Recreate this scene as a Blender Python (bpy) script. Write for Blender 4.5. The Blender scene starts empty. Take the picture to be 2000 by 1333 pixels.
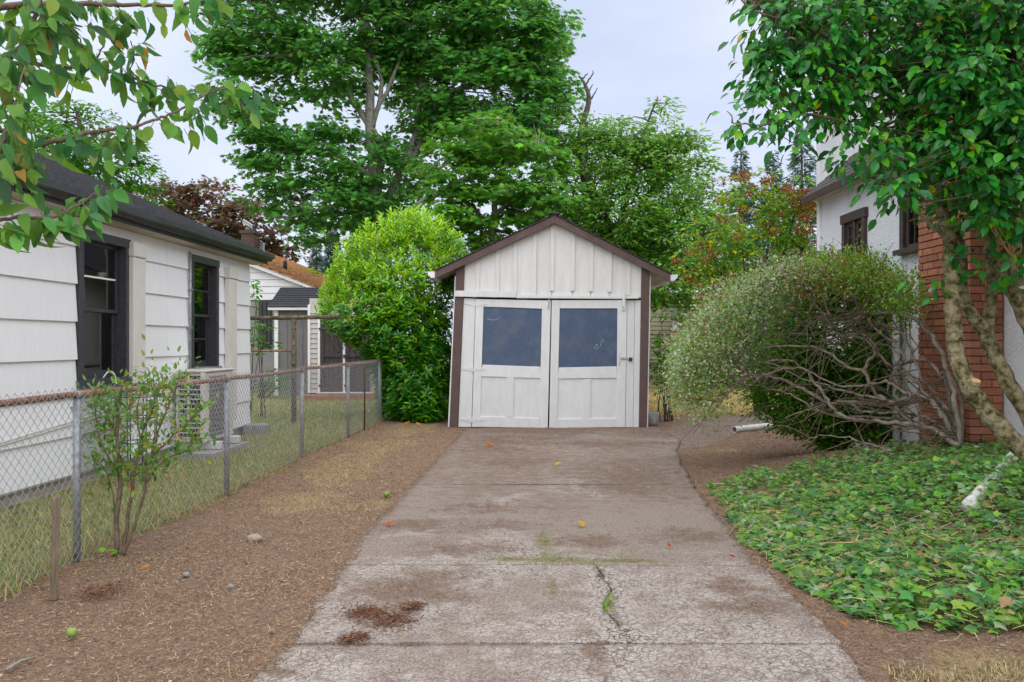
import bpy, bmesh, math, random
import numpy as np
from mathutils import Vector, Matrix, Euler
rad = math.radians
rng = np.random.default_rng(7)
random.seed(7)
scene = bpy.context.scene
COL = scene.collection

# ------------------------------------------------------------------ camera, sky, sun, exposure
F = 1700.0; EYE = 1.38; HZ = 669.0
cam_d = bpy.data.cameras.new('camera'); cam = bpy.data.objects.new('camera', cam_d); COL.objects.link(cam)
cam.location = (0, 0, EYE); cam.rotation_euler = (rad(90), 0, 0)
cam_d.sensor_width = 36; cam_d.lens = 36 * F / 2000; cam_d.shift_y = 0.00125
cam_d.clip_start = 0.05; cam_d.clip_end = 2000
scene.camera = cam

SUN_DIR = Vector((0.16, -0.36, 0.92)).normalized()
SUN_EL = math.asin(SUN_DIR.z); SUN_AZ = math.atan2(SUN_DIR.x, SUN_DIR.y)
w = bpy.data.worlds.new('World'); scene.world = w; w.use_nodes = True
nt = w.node_tree; nt.nodes.clear()
out = nt.nodes.new('ShaderNodeOutputWorld'); bg = nt.nodes.new('ShaderNodeBackground'); bg.inputs['Strength'].default_value = 0.1
sky = nt.nodes.new('ShaderNodeTexSky'); sky.sky_type = 'NISHITA'; sky.sun_disc = False
sky.sun_elevation = SUN_EL; sky.sun_rotation = SUN_AZ; sky.air_density = 1.0; sky.dust_density = 2.0
tc = nt.nodes.new('ShaderNodeTexCoord'); mp = nt.nodes.new('ShaderNodeMapping'); mp.inputs['Scale'].default_value = (2.2, 2.2, 6.5)
nz = nt.nodes.new('ShaderNodeTexNoise'); nz.inputs['Scale'].default_value = 1.3; nz.inputs['Detail'].default_value = 5; nz.inputs['Roughness'].default_value = 0.5
rmp = nt.nodes.new('ShaderNodeValToRGB')
rmp.color_ramp.elements[0].position = 0.32; rmp.color_ramp.elements[0].color = (2.4, 2.65, 3.35, 1)
rmp.color_ramp.elements[1].position = 0.66; rmp.color_ramp.elements[1].color = (3.2, 3.42, 3.92, 1)
mx = nt.nodes.new('ShaderNodeMix'); mx.data_type = 'RGBA'; mx.inputs[0].default_value = 0.9
L = nt.links.new
L(tc.outputs['Generated'], mp.inputs['Vector']); L(mp.outputs[0], nz.inputs['Vector']); L(nz.outputs[0], rmp.inputs[0])
L(sky.outputs[0], mx.inputs[6]); L(rmp.outputs[0], mx.inputs[7]); L(mx.outputs[2], bg.inputs[0]); L(bg.outputs[0], out.inputs[0])

sd = bpy.data.lights.new('sun', 'SUN'); sd.energy = 1.5; sd.angle = rad(140); sd.color = (1.0, 0.975, 0.94)
sun = bpy.data.objects.new('sun', sd); COL.objects.link(sun); sun.rotation_euler = SUN_DIR.to_track_quat('Z', 'Y').to_euler(); sun.location = (6, -6, 12)
scene.view_settings.view_transform = 'Standard'; scene.view_settings.look = 'None'
scene.view_settings.exposure = 1.5; scene.view_settings.gamma = 1.0

# ------------------------------------------------------------------ helpers
def P(u, v, d): return Vector(((u - 1000) / F * d, d, EYE - (v - HZ) / F * d))
def G(u, v, z=0.0):
    d = (EYE - z) * F / (v - HZ); return Vector(((u - 1000) / F * d, d, z))

def mat(name, col, rough=0.7, var=0.15, scale=6.0, bump=0.0, bscale=60.0, rnd=0.06, spec=0.4, metal=0.0, stretch=(1, 1, 1), col2=None, lo=0.35, hi=0.65, detail=6):
    m = bpy.data.materials.new(name); m.use_nodes = True; t = m.node_tree; b = t.nodes['Principled BSDF']
    b.inputs['Roughness'].default_value = rough; b.inputs['Specular IOR Level'].default_value = spec; b.inputs['Metallic'].default_value = metal
    c = t.nodes.new('ShaderNodeTexCoord'); mpn = t.nodes.new('ShaderNodeMapping'); mpn.inputs['Scale'].default_value = stretch
    oi = t.nodes.new('ShaderNodeObjectInfo')
    ad = t.nodes.new('ShaderNodeVectorMath'); ad.operation = 'ADD'
    sc = t.nodes.new('ShaderNodeMath'); sc.operation = 'MULTIPLY'; sc.inputs[1].default_value = 37.0
    t.links.new(oi.outputs['Random'], sc.inputs[0]); t.links.new(c.outputs['Object'], ad.inputs[0]); t.links.new(sc.outputs[0], ad.inputs[1])
    t.links.new(ad.outputs[0], mpn.inputs['Vector'])
    n = t.nodes.new('ShaderNodeTexNoise'); n.inputs['Scale'].default_value = scale; n.inputs['Detail'].default_value = detail; n.inputs['Roughness'].default_value = 0.62
    t.links.new(mpn.outputs[0], n.inputs['Vector'])
    r = t.nodes.new('ShaderNodeValToRGB'); r.color_ramp.elements[0].position = lo; r.color_ramp.elements[1].position = hi
    c1 = [x * (1 - var) for x in col]; c2 = [min(1, x * (1 + var)) for x in (col2 or col)]
    r.color_ramp.elements[0].color = (*c1, 1); r.color_ramp.elements[1].color = (*c2, 1)
    t.links.new(n.outputs[0], r.inputs[0])
    hs = t.nodes.new('ShaderNodeHueSaturation'); mr = t.nodes.new('ShaderNodeMapRange')
    mr.inputs[3].default_value = 1 - rnd; mr.inputs[4].default_value = 1 + rnd
    t.links.new(oi.outputs['Random'], mr.inputs[0]); t.links.new(mr.outputs[0], hs.inputs['Value']); t.links.new(r.outputs[0], hs.inputs['Color'])
    t.links.new(hs.outputs[0], b.inputs['Base Color'])
    if bump:
        n2 = t.nodes.new('ShaderNodeTexNoise'); n2.inputs['Scale'].default_value = bscale; n2.inputs['Detail'].default_value = 4
        t.links.new(mpn.outputs[0], n2.inputs['Vector'])
        bp = t.nodes.new('ShaderNodeBump'); bp.inputs['Strength'].default_value = bump; bp.inputs['Distance'].default_value = 0.02
        t.links.new(n2.outputs[0], bp.inputs['Height']); t.links.new(bp.outputs[0], b.inputs['Normal'])
    return m

def leafmat(name, objcol=False, trans=0.38, rough=0.5, spec=0.22, val=1.4, sat=1.22):
    m = bpy.data.materials.new(name); m.use_nodes = True; t = m.node_tree; b = t.nodes['Principled BSDF']; o = t.nodes['Material Output']
    b.inputs['Roughness'].default_value = rough; b.inputs['Specular IOR Level'].default_value = spec
    if objcol:
        s = t.nodes.new('ShaderNodeObjectInfo'); cs = s.outputs['Color']
    else:
        s = t.nodes.new('ShaderNodeAttribute'); s.attribute_name = 'tint'; cs = s.outputs['Color']
    n = t.nodes.new('ShaderNodeTexNoise'); n.inputs['Scale'].default_value = 30; c = t.nodes.new('ShaderNodeTexCoord'); t.links.new(c.outputs['Object'], n.inputs['Vector'])
    mr = t.nodes.new('ShaderNodeMapRange'); mr.inputs[3].default_value = 0.8 * val; mr.inputs[4].default_value = 1.2 * val; t.links.new(n.outputs[0], mr.inputs[0])
    hs = t.nodes.new('ShaderNodeHueSaturation'); hs.inputs['Saturation'].default_value = sat; t.links.new(cs, hs.inputs['Color']); t.links.new(mr.outputs[0], hs.inputs['Value'])
    t.links.new(hs.outputs[0], b.inputs['Base Color'])
    tr = t.nodes.new('ShaderNodeBsdfTranslucent'); h2 = t.nodes.new('ShaderNodeHueSaturation'); h2.inputs['Hue'].default_value = 0.485; h2.inputs['Value'].default_value = 1.5
    t.links.new(hs.outputs[0], h2.inputs['Color']); t.links.new(h2.outputs[0], tr.inputs['Color'])
    ms = t.nodes.new('ShaderNodeMixShader'); ms.inputs[0].default_value = trans
    t.links.new(b.outputs[0], ms.inputs[1]); t.links.new(tr.outputs[0], ms.inputs[2]); t.links.new(ms.outputs[0], o.inputs['Surface'])
    return m
LEAF = leafmat('leaf_stuff'); LEAFO = leafmat('leaf_single', True)
GLOSSY = (leafmat('glossy_leaf_stuff', False, .25, .30, .5), leafmat('glossy_leaf_single', True, .25, .30, .5))
GRASS = leafmat('grass_blades', False, 0.25, 0.7, 0.1, 1.25, 1.05)
LITTER = leafmat('dry_litter', False, 0.0, 0.9, 0.1, 1.0, 1.0)

def tag(o, label, cat, group=None, kind=None):
    if label: o['label'] = label
    if cat: o['category'] = cat
    if group: o['group'] = group
    if kind: o['kind'] = kind
    return o
MW = {}
def empty(name, loc, rz=0.0, label=None, cat=None, group=None, kind=None):
    o = bpy.data.objects.new(name, None); COL.objects.link(o); o.empty_display_size = 0.2
    o.location = loc; o.rotation_euler = (0, 0, rz)
    MW[o.name] = Matrix.Translation(Vector(loc)) @ Matrix.Rotation(rz, 4, 'Z')
    return tag(o, label, cat, group, kind)
def put(me, name, parent=None, local=False, shift=True):
    o = bpy.data.objects.new(name, me); COL.objects.link(o)
    if parent is not None:
        o.parent = parent
        if not local:
            root = parent
            M_ = MW.get(root.name)
            if M_ is None:
                M_ = Matrix.Identity(4)
            o.matrix_parent_inverse = M_.inverted()
        MW[o.name] = Matrix.Identity(4) if not local else MW.get(parent.name, Matrix.Identity(4))
    elif shift and len(me.vertices):
        a = np.empty(len(me.vertices) * 3, np.float32); me.vertices.foreach_get('co', a); a = a.reshape(-1, 3)
        b = np.array([a[:, 0].mean(), a[:, 1].mean(), a[:, 2].min()], np.float32)
        me.vertices.foreach_set('co', (a - b).ravel()); o.location = Vector(b.tolist())
        MW[o.name] = Matrix.Translation(Vector(b.tolist()))
    else: MW[o.name] = Matrix.Identity(4)
    return o
class MB:
    def __init__(s): s.v = []; s.f = []
    def add(s, vs, fs):
        k = len(s.v); s.v += [tuple(x) for x in vs]; s.f += [tuple(i + k for i in f) for f in fs]; return s
    def hexa(s, p):   # 4 front (ccw) then 4 back
        return s.add(p, [(0, 1, 2, 3), (7, 6, 5, 4), (0, 4, 5, 1), (1, 5, 6, 2), (2, 6, 7, 3), (3, 7, 4, 0)])
    def box(s, x0, x1, y0, y1, z0, z1):
        return s.hexa([(x0, y0, z0), (x1, y0, z0), (x1, y0, z1), (x0, y0, z1), (x0, y1, z0), (x1, y1, z0), (x1, y1, z1), (x0, y1, z1)])
    def prism(s, poly, vec):
        n = len(poly); vec = Vector(vec); a = [Vector(p) for p in poly]; b = [p + vec for p in a]
        return s.add(a + b, [tuple(range(n)), tuple(range(2 * n - 1, n - 1, -1))] + [(i, i + n, (i + 1) % n + n, (i + 1) % n) for i in range(n)])
    def tube(s, pts, radii, n=6, cap=True):
        pts = [Vector(p) for p in pts]; m = len(pts)
        if not hasattr(radii, '__len__'): radii = [radii] * m
        rings = []; up = Vector((0.31, 0.21, 0.93)).normalized()
        for i, p in enumerate(pts):
            t = (pts[min(i + 1, m - 1)] - pts[max(i - 1, 0)])
            if t.length < 1e-9: t = Vector((0, 0, 1))
            t.normalize(); a = t.cross(up)
            if a.length < 1e-3: a = t.cross(Vector((1, 0, 0)))
            a.normalize(); b = t.cross(a)
            rings.append([p + (a * math.cos(6.28318 * k / n) + b * math.sin(6.28318 * k / n)) * radii[i] for k in range(n)])
        vs = [q for r in rings for q in r]; fs = []
        for i in range(m - 1):
            for k in range(n):
                fs.append((i * n + k, i * n + (k + 1) % n, (i + 1) * n + (k + 1) % n, (i + 1) * n + k))
        if cap: fs += [tuple(range(n - 1, -1, -1)), tuple((m - 1) * n + k for k in range(n))]
        return s.add(vs, fs)
    def mesh(s, name, m, smooth=False):
        me = bpy.data.meshes.new(name); me.from_pydata(s.v, [], s.f)
        if m: me.materials.append(m)
        if smooth: me.polygons.foreach_set('use_smooth', [True] * len(me.polygons))
        me.update(); return me
    def build(s, name, m, parent=None, smooth=False, local=False, bev=0.0):
        me = s.mesh(name, m, smooth)
        if bev or not smooth:
            b = bmesh.new(); b.from_mesh(me); bmesh.ops.recalc_face_normals(b, faces=b.faces)
            if bev: bmesh.ops.bevel(b, geom=list(b.edges), offset=bev, segments=1, affect='EDGES', clamp_overlap=True)
            b.to_mesh(me); b.free()
        return put(me, name, parent, local)

def smoothpts(pts, k=4):
    p = np.array([list(q) for q in pts], float)
    if len(p) < 3: return [Vector(q) for q in p]
    o = []
    for i in range(len(p) - 1):
        a = p[max(i - 1, 0)]; b = p[i]; c = p[i + 1]; d = p[min(i + 2, len(p) - 1)]
        for j in range(k):
            t = j / k
            o.append(Vector(0.5 * (2 * b + (c - a) * t + (2 * a - 5 * b + 4 * c - d) * t * t + (3 * b - a - 3 * c + d) * t ** 3)))
    o.append(Vector(p[-1])); return o
def limb(mb, pts, r0, r1, n=7, k=4, wob=0.0):
    s = smoothpts(pts, k); m = len(s)
    if wob:
        for i in range(1, m - 1): s[i] = s[i] + Vector(rng.normal(0, wob, 3))
    mb.tube(s, [r0 + (r1 - r0) * i / (m - 1) for i in range(m)], n); return s

# leaf templates: (verts (x width, y length, z), faces)
def T_oval(wd=0.5, fold=0.08, droop=0.12):
    h = wd / 2
    v = [(0, 0, 0), (0, .35, -.0), (0, .7, -droop * .4), (0, 1, -droop), (-h * .85, .3, fold), (-h * .8, .66, fold * .8 - droop * .3), (h * .85, .3, fold), (h * .8, .66, fold * .8 - droop * .3)]
    f = [(0, 6, 1), (1, 6, 7, 2), (2, 7, 3), (0, 1, 4), (1, 2, 5, 4), (2, 3, 5)]
    return np.array(v), f
def T_hi(wd=.5, curl=.25, fold=.25, serr=.0, n=9, peak=.85, twist=0.0):
    v = []; f = []
    for i in range(n):
        t = i / (n - 1); h = wd / 2 * max(0.0, math.sin(math.pi * t ** peak)) ** .85 * (1 - .12 * t) + (.004 if i in (0, n - 1) else 0)
        if serr and 0 < i < n - 1: h *= 1 + serr * (1 if i % 2 else -1)
        z = -curl * t * t; c, s_ = math.cos(twist * t), math.sin(twist * t)
        for sg in (-1, 0, 1):
            x_, z_ = sg * h, abs(sg) * fold * h + (.02 * math.sin(7 * t + sg) if sg else 0); v.append((x_ * c - z_ * s_, t * (1 - curl * .25 * t), z + x_ * s_ + z_ * c))
        if i:
            k = 3 * i; f += [(k - 3, k - 2, k + 1, k), (k - 2, k - 1, k + 2, k + 1)]
    return np.array(v), f
def T_dia(wd=0.5):
    h = wd / 2
    return np.array([(0, 0, 0), (h, .45, .06), (0, 1, -.06), (-h, .45, .06)]), [(0, 1, 2), (0, 2, 3)]
def T_maple():
    pts = []
    for a, r in [(-100, .32), (-72, .55), (-55, .30), (-36, .62), (-16, .36), (0, .72), (16, .36), (36, .62), (55, .30), (72, .55), (100, .32)]:
        pts.append((math.sin(rad(a)) * r, .30 + math.cos(rad(a)) * r, -.12 * r))
    return np.array([(0, .1, .04)] + pts), [(0, i, i + 1) for i in range(1, 11)]
def T_ivy():
    pts = []
    for a, r in [(-150, .42), (-105, .34), (-75, .58), (-38, .40), (0, .75), (38, .40), (75, .58), (105, .34), (150, .42)]:
        pts.append((math.sin(rad(a)) * r, .3 + math.cos(rad(a)) * r, -.10 * r))
    return np.array([(0, .25, .05)] + pts), [(0, i, i + 1) for i in range(1, 9)] + [(0, 9, 1)]
def T_blade():
    return np.array([(-.5, 0, 0), (.5, 0, 0), (.35, .55, .0), (-.35, .55, .0), (0, 1, -.12)]), [(0, 1, 2, 3), (3, 2, 4)]
def T_sliver():
    return np.array([(-.5, 0, 0), (.5, 0, 0), (.3, 1, .0), (-.3, 1, 0)]), [(0, 1, 2, 3)]

def norm(a): return a / np.maximum(np.linalg.norm(a, axis=1, keepdims=True), 1e-9)
def frames(dirv, nrm):
    D = norm(dirv); N = nrm - (nrm * D).sum(1, keepdims=True) * D; N = norm(N); B = np.cross(D, N); return B, D, N
def leafmesh(name, tmpl, pos, dirv, nrm, size, cols, m, width=None):
    tv, tf = tmpl; n = len(pos); B, D, N = frames(dirv, nrm); size = np.asarray(size).reshape(-1, 1, 1) * np.ones((n, 1, 1))
    wd = size if width is None else np.asarray(width).reshape(-1, 1, 1) * np.ones((n, 1, 1))
    V = pos[:, None, :] + wd * tv[None, :, 0:1] * B[:, None, :] + size * (tv[None, :, 1:2] * D[:, None, :] + tv[None, :, 2:3] * N[:, None, :])
    k = len(tv); V = V.reshape(-1, 3).astype(np.float32)
    loops = []; starts = []; tot = []
    fl = np.concatenate([np.array(f) for f in tf]); ft = np.array([len(f) for f in tf])
    L_ = (np.arange(n)[:, None] * k + fl[None, :]).ravel().astype(np.int32)
    T_ = np.tile(ft, n).astype(np.int32); S_ = np.concatenate([[0], np.cumsum(T_)[:-1]]).astype(np.int32)
    me = bpy.data.meshes.new(name); me.vertices.add(len(V)); me.vertices.foreach_set('co', V.ravel())
    me.loops.add(len(L_)); me.loops.foreach_set('vertex_index', L_)
    me.polygons.add(len(T_)); me.polygons.foreach_set('loop_start', S_); me.polygons.foreach_set('loop_total', T_)
    me.polygons.foreach_set('use_smooth', np.ones(len(T_), bool))
    a = me.color_attributes.new('tint', 'FLOAT_COLOR', 'POINT')
    C = np.ones((n, k, 4), np.float32); C[:, :, :3] = np.asarray(cols)[:, None, :]; a.data.foreach_set('color', C.ravel())
    me.materials.append(m); me.update(); me.validate(); return me
def leafobjs(name, tmpls, pos, dirv, nrm, size, cols, parent, m=None):
    if isinstance(tmpls, tuple): tmpls = [tmpls]
    mes = []
    for tv, tf in tmpls:
        me = bpy.data.meshes.new(name); me.from_pydata([tuple(x) for x in tv], [], tf); me.materials.append(m or LEAFO)
        me.polygons.foreach_set('use_smooth', [True] * len(tf)); me.update(); mes.append(me)
    B, D, N = frames(dirv, nrm); size = np.asarray(size) * np.ones(len(pos)); inv = MW[parent.name].inverted()
    for i in range(len(pos)):
        o = bpy.data.objects.new(name, mes[i % len(mes)]); COL.objects.link(o); o.parent = parent
        R = Matrix((B[i], D[i], N[i])).transposed().to_4x4()
        o.matrix_local = inv @ Matrix.Translation(Vector(pos[i])) @ R @ Matrix.Scale(float(size[i]), 4)
        o.color = (*[float(c) for c in cols[i]], 1)
def palette(cols, n, wts=None, jit=0.18):
    cols = np.array(cols, float); i = rng.choice(len(cols), n, p=None if wts is None else np.array(wts) / np.sum(wts))
    c = cols[i] * (1 + rng.normal(0, jit, (n, 1))) * (1 + rng.normal(0, jit * .35, (n, 3))); return np.clip(c, .004, .95)
def foliage(parent, name, tmpl, pos, dirv, nrm, size, cols, parts=0, leafname='leaf', hi=None, mats=None):
    """crown of leaves: the ones that show largest become objects of their own, the rest is one part"""
    if parts:
        d = pos[:, 1]; u = 1000 + F * pos[:, 0] / d; v = HZ - F * (pos[:, 2] - EYE) / d
        vis = (u > -20) & (u < 2020) & (v > -20) & (v < 1350)
        sc = np.where(vis, size / d, 0); idx = np.argsort(-sc)[:parts]; idx = idx[vis[idx]]
        leafobjs(leafname, hi or tmpl, pos[idx], dirv[idx], nrm[idx], size[idx], cols[idx], parent, mats[1] if mats else None)
        keep = np.ones(len(pos), bool); keep[idx] = False
        if keep.sum() == 0: return
        pos, dirv, nrm, size, cols = pos[keep], dirv[keep], nrm[keep], size[keep], cols[keep]
    me = leafmesh(name, tmpl, pos, dirv, nrm, size, cols, mats[0] if mats else LEAF)
    o = put(me, name, parent); o['kind'] = 'stuff'; return o

def blobpts(blobs, dens, flat=0.35, R=0.5, nleaf=40, droop=0.3, shell=0.5):
    """sprays of leaves inside blobs given as (u, v, ru, rv, d, rd) in photo pixels / metres"""
    pos = []; dv = []; nr = []; cen = []
    for (u, v, ru, rv, d, rd) in blobs:
        c = np.array(P(u, v, d)); r = np.array([ru / F * d, rd, rv / F * d]); n = max(3, int(dens * r[0] * r[1] * r[2] ** 0.8))
        x = norm(rng.normal(0, 1, (n, 3))); rr = rng.random((n, 1)) ** (1 / 3); rr = shell * 0.75 + (1 - shell * 0.75) * rr
        s = c + x * r * rr; cen.append(s)
        for k in range(n):
            m = int(nleaf * rng.uniform(.6, 1.3)); a = rng.uniform(0, 6.283, m); q = np.sqrt(rng.random(m)) * R * rng.uniform(.6, 1.2)
            off = np.stack([np.cos(a) * q, np.sin(a) * q, rng.normal(0, flat * R * .35, m) - droop * q * q / R], 1)
            pos.append(s[k] + off)
            outw = x[k] * np.array([1, 1, .4]); dd = np.stack([np.cos(a), np.sin(a), -.35 + 0 * a], 1) + outw * .5 + rng.normal(0, .35, (m, 3)); dv.append(dd)
            nr.append(np.array([0, 0, 1]) + outw * .45 + rng.normal(0, .38, (m, 3)))
    return np.concatenate(pos), np.concatenate(dv), np.concatenate(nr), np.concatenate(cen)
def twigs(mb, nodes, cen, r=0.012, n=4, frac=0.5, sag=0.15):
    nodes = np.array([list(x) for x in nodes])
    for c in cen:
        if rng.random() > frac: continue
        dd = np.linalg.norm((nodes - c) * np.array([1, 1, 1.6]), axis=1) + np.where(nodes[:, 2] > c[2] + .5, 2.0, 0); a = nodes[np.argmin(dd)]
        ln = np.linalg.norm(c - a); mid = (a + c) / 2 + rng.normal(0, .06 * ln + .01, 3) + np.array([0, 0, sag * ln * .3])
        mb.tube(smoothpts([a, mid, c], 2), [r * 2.2, r * 1.8, r * 1.3, r * .9, r * .6], n, False)

def tree(name, label, base, limbs, bark, blobs, dens, tmpl, size, cols, wts=None, nleaf=40, R=0.5, flat=.35, parts=0, group=None, cat='tree', tw=0.012, twfrac=.5, droop=.3, jit=.18, sz=.25, shell=.5):
    root = empty(name, base, 0, label, cat, group); nodes = []; mbt = MB(); first = True
    for (pts, r0, r1) in limbs:
        mb = MB(); nodes += limb(mb, pts, r0, r1, 8 if r0 > .05 else 6, 5, wob=min(.03, r0 * .15))
        mb.build('trunk' if first else 'limb', bark, root, True); first = False
    pos, dv, nr, cen = blobpts(blobs, dens, flat, R, nleaf, droop, shell)
    mb = MB(); twigs(mb, nodes, cen, tw, 4, twfrac)
    if mb.v: o = mb.build('twigs', bark, root, True); o['kind'] = 'stuff'
    n = len(pos); s = size * np.clip(1 + rng.normal(0, sz, n), .45, 1.6)
    foliage(root, 'crown', tmpl, pos, dv, nr, s, palette(cols, n, wts, jit), parts); return root

# ------------------------------------------------------------------ materials
WHITE = mat('white_paint', (.76, .76, .77), .55, .05, 3, .12, 40, .02, .3)
WHITE_WOOD = mat('white_painted_boards', (.75, .755, .765), .6, .03, 5, .10, 50, .02, .3, stretch=(6, 6, .7))
GARAGE_WHITE = mat('garage_cream_paint', (.69, .685, .66), .6, .05, 3, .12, 45, .02, .3, stretch=(5, 5, .8))
DOOR_WHITE = mat('garage_door_paint', (.68, .685, .68), .55, .05, 3, .10, 45, .015, .3, stretch=(3, 3, 1))
BROWN = mat('brown_trim_paint', (.115, .075, .067), .6, .12, 6, .3, 50, .04, .3)
BEIGE = mat('beige_cover_plastic', (.62, .60, .55), .5, .05, 5, .05, 40, .02, .4)
SOFFIT = mat('soffit_paint', (.52, .48, .38), .7, .12, 5, .2, 40, .05, .2)
CHAR = mat('charcoal_metal', (.028, .03, .034), .42, .25, 8, .1, 60, .05, .5)
WINFRAME = mat('black_window_paint', (.035, .036, .045), .45, .3, 20, .2, 60, .05, .5)
SHINGLE = mat('asphalt_shingle', (.075, .075, .085), .9, .35, 28, .7, 120, .10, .2, detail=8)
SHINGLE_W = mat('weathered_shingle', (.13, .12, .115), .9, .3, 28, .7, 120, .12, .2)
CONC = mat('foundation_concrete', (.40, .36, .33), .9, .18, 4, .5, 60, .03, .2)
BLOCK = mat('grey_concrete_block', (.27, .27, .27), .95, .2, 15, .6, 90, .05, .2)
GALV = mat('galvanized_steel', (.30, .32, .34), .5, .25, 25, .15, 80, .05, .5, .55)
WIRE = mat('dull_fence_wire', (.42, .42, .44), .55, .2, 20, 0, 60, 0, .5, .35)
RUST = mat('rusty_rail', (.22, .105, .06), .85, .4, 20, .5, 90, .05, .2, col2=(.30, .18, .12))
DARKRUST = mat('dark_rust', (.09, .055, .04), .9, .3, 25, .4, 90, .05, .2)
MOSSPIPE = mat('mossy_pipe', (.10, .085, .05), .9, .4, 20, .6, 80, .05, .2, col2=(.16, .13, .09))
WOODGREY = mat('weathered_wood', (.20, .155, .11), .9, .3, 10, .6, 70, .05, .2, stretch=(4, 4, .5))
DECKWOOD = mat('stained_wood', (.30, .14, .07), .8, .25, 8, .4, 60, .05, .2)
STUCCO = mat('white_stucco', (.76, .765, .78), .9, .05, 3, 1.0, 55, .01, .2)
DKBROWN = mat('dark_brown_paint', (.065, .042, .038), .5, .2, 12, .2, 60, .05, .4)
BARK_PALE = mat('pale_bark', (.21, .20, .17), .9, .35, 12, .7, 50, .05, .2)
BARK_DARK = mat('dark_bark', (.10, .085, .07), .95, .35, 14, .7, 50, .05, .2)
BARK_GREY = mat('grey_brown_bark', (.27, .23, .185), .9, .35, 16, .6, 60, .06, .2)
BARK_MOSS = mat('mossy_camellia_bark', (.10, .10, .025), .95, .35, 16, 1.0, 70, .04, .2, col2=(.30, .245, .15), lo=.38, hi=.60, detail=12)
TWIG = mat('twig_bark', (.16, .12, .085), .9, .3, 20, .3, 60, .06, .2)
APPLEBARK = mat('apple_bark', (.15, .105, .08), .85, .3, 30, .4, 80, .06, .3)
CUTWOOD = mat('fresh_cut_wood', (.58, .34, .18), .8, .15, 12, .2, 60, .03, .2)
PVC = mat('white_pvc', (.56, .555, .53), .5, .2, 9, .05, 40, .03, .5)
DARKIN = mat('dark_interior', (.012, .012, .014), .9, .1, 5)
GREYPL = mat('grey_paint', (.185, .18, .175), .7, .1, 8, .2, 50, .04, .3)
GREYWALL = mat('grey_house_wall', (.27, .265, .255), .75, .08, 6, .2, 50, .03, .3)
TAN = mat('tan_vinyl', (.50, .455, .42), .5, .06, 6, .05, 40, .03, .4)
SHEDBROWN = mat('shed_door_brown', (.062, .048, .050), .6, .15, 10, .2, 60, .04, .3)
YELLOWWALL = mat('pale_yellow_siding', (.46, .43, .29), .7, .06, 6, .1, 40, .03, .3)
MOSSROOF = mat('mossy_leaf_covered_roof', (.10, .075, .05), .95, .3, 9, .9, 40, .1, .1, col2=(.36, .15, .045), lo=.40, hi=.56)
BRICK = mat('red_brick', (.44, .165, .095), .85, .2, 14, .6, 80, .25, .2, col2=(.54, .215, .125))
MORTAR = mat('mortar', (.13, .10, .09), .95, .2, 20, .5, 80, .02, .1)
CHIMBRICK = mat('old_chimney_brick', (.16, .11, .09), .9, .4, 30, .6, 80, .05, .2)
ACMETAL = mat('ivory_metal', (.53, .51, .47), .45, .05, 6, .03, 40, .02, .4)
ACDARK = mat('coil_dark', (.02, .028, .05), .5, .3, 60, .3, 200, .02, .4)
ACGRILL = mat('grille_grey', (.20, .185, .19), .5, .2, 30, .1, 60, .02, .4)
STEEL = mat('bare_steel', (.42, .41, .40), .45, .2, 30, .1, 60, .05, .5, .5)
STONE = mat('field_stone', (.38, .30, .24), .9, .25, 18, .5, 60, .15, .2)

def glass_mat():
    m = bpy.data.materials.new('window_glass'); m.use_nodes = True; t = m.node_tree; o = t.nodes['Material Output']
    g = t.nodes.new('ShaderNodeBsdfGlossy'); g.inputs['Roughness'].default_value = .03
    tr = t.nodes.new('ShaderNodeBsdfTransparent'); fr = t.nodes.new('ShaderNodeFresnel'); fr.inputs['IOR'].default_value = 1.9
    n = t.nodes.new('ShaderNodeTexNoise'); n.inputs['Scale'].default_value = 9; bp = t.nodes.new('ShaderNodeBump'); bp.inputs['Strength'].default_value = .03
    t.links.new(n.outputs[0], bp.inputs['Height']); t.links.new(bp.outputs[0], g.inputs['Normal'])
    ms = t.nodes.new('ShaderNodeMixShader'); t.links.new(fr.outputs[0], ms.inputs[0]); t.links.new(tr.outputs[0], ms.inputs[1]); t.links.new(g.outputs[0], ms.inputs[2])
    t.links.new(ms.outputs[0], o.inputs['Surface']); return m
GLASS = glass_mat()
def bluepane():
    m = bpy.data.materials.new('dusty_dark_blue_panel'); m.use_nodes = True; t = m.node_tree; b = t.nodes['Principled BSDF']
    c = t.nodes.new('ShaderNodeTexCoord')
    n1 = t.nodes.new('ShaderNodeTexNoise'); n1.inputs['Scale'].default_value = 160; n1.inputs['Detail'].default_value = 2
    n2 = t.nodes.new('ShaderNodeTexNoise'); n2.inputs['Scale'].default_value = 3.4; n2.inputs['Detail'].default_value = 9; n2.inputs['Roughness'].default_value = .7
    for n in (n1, n2): t.links.new(c.outputs['Object'], n.inputs['Vector'])
    r1 = t.nodes.new('ShaderNodeValToRGB'); r1.color_ramp.elements[0].position = .35; r1.color_ramp.elements[1].position = .75
    r1.color_ramp.elements[0].color = (.035, .062, .125, 1); r1.color_ramp.elements[1].color = (.10, .145, .225, 1)
    mxn = t.nodes.new('ShaderNodeMix'); mxn.data_type = 'RGBA'; mxn.inputs[7].default_value = (.135, .155, .185, 1)
    r2 = t.nodes.new('ShaderNodeMapRange'); r2.inputs[1].default_value = .46; r2.inputs[2].default_value = .70; r2.inputs[4].default_value = .7
    t.links.new(n1.outputs[0], r1.inputs[0]); t.links.new(n2.outputs[0], r2.inputs[0]); t.links.new(r2.outputs[0], mxn.inputs[0]); t.links.new(r1.outputs[0], mxn.inputs[6])
    t.links.new(mxn.outputs[2], b.inputs['Base Color']); b.inputs['Roughness'].default_value = .5; b.inputs['Specular IOR Level'].default_value = .35
    return m
BLUE = bluepane()

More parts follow.
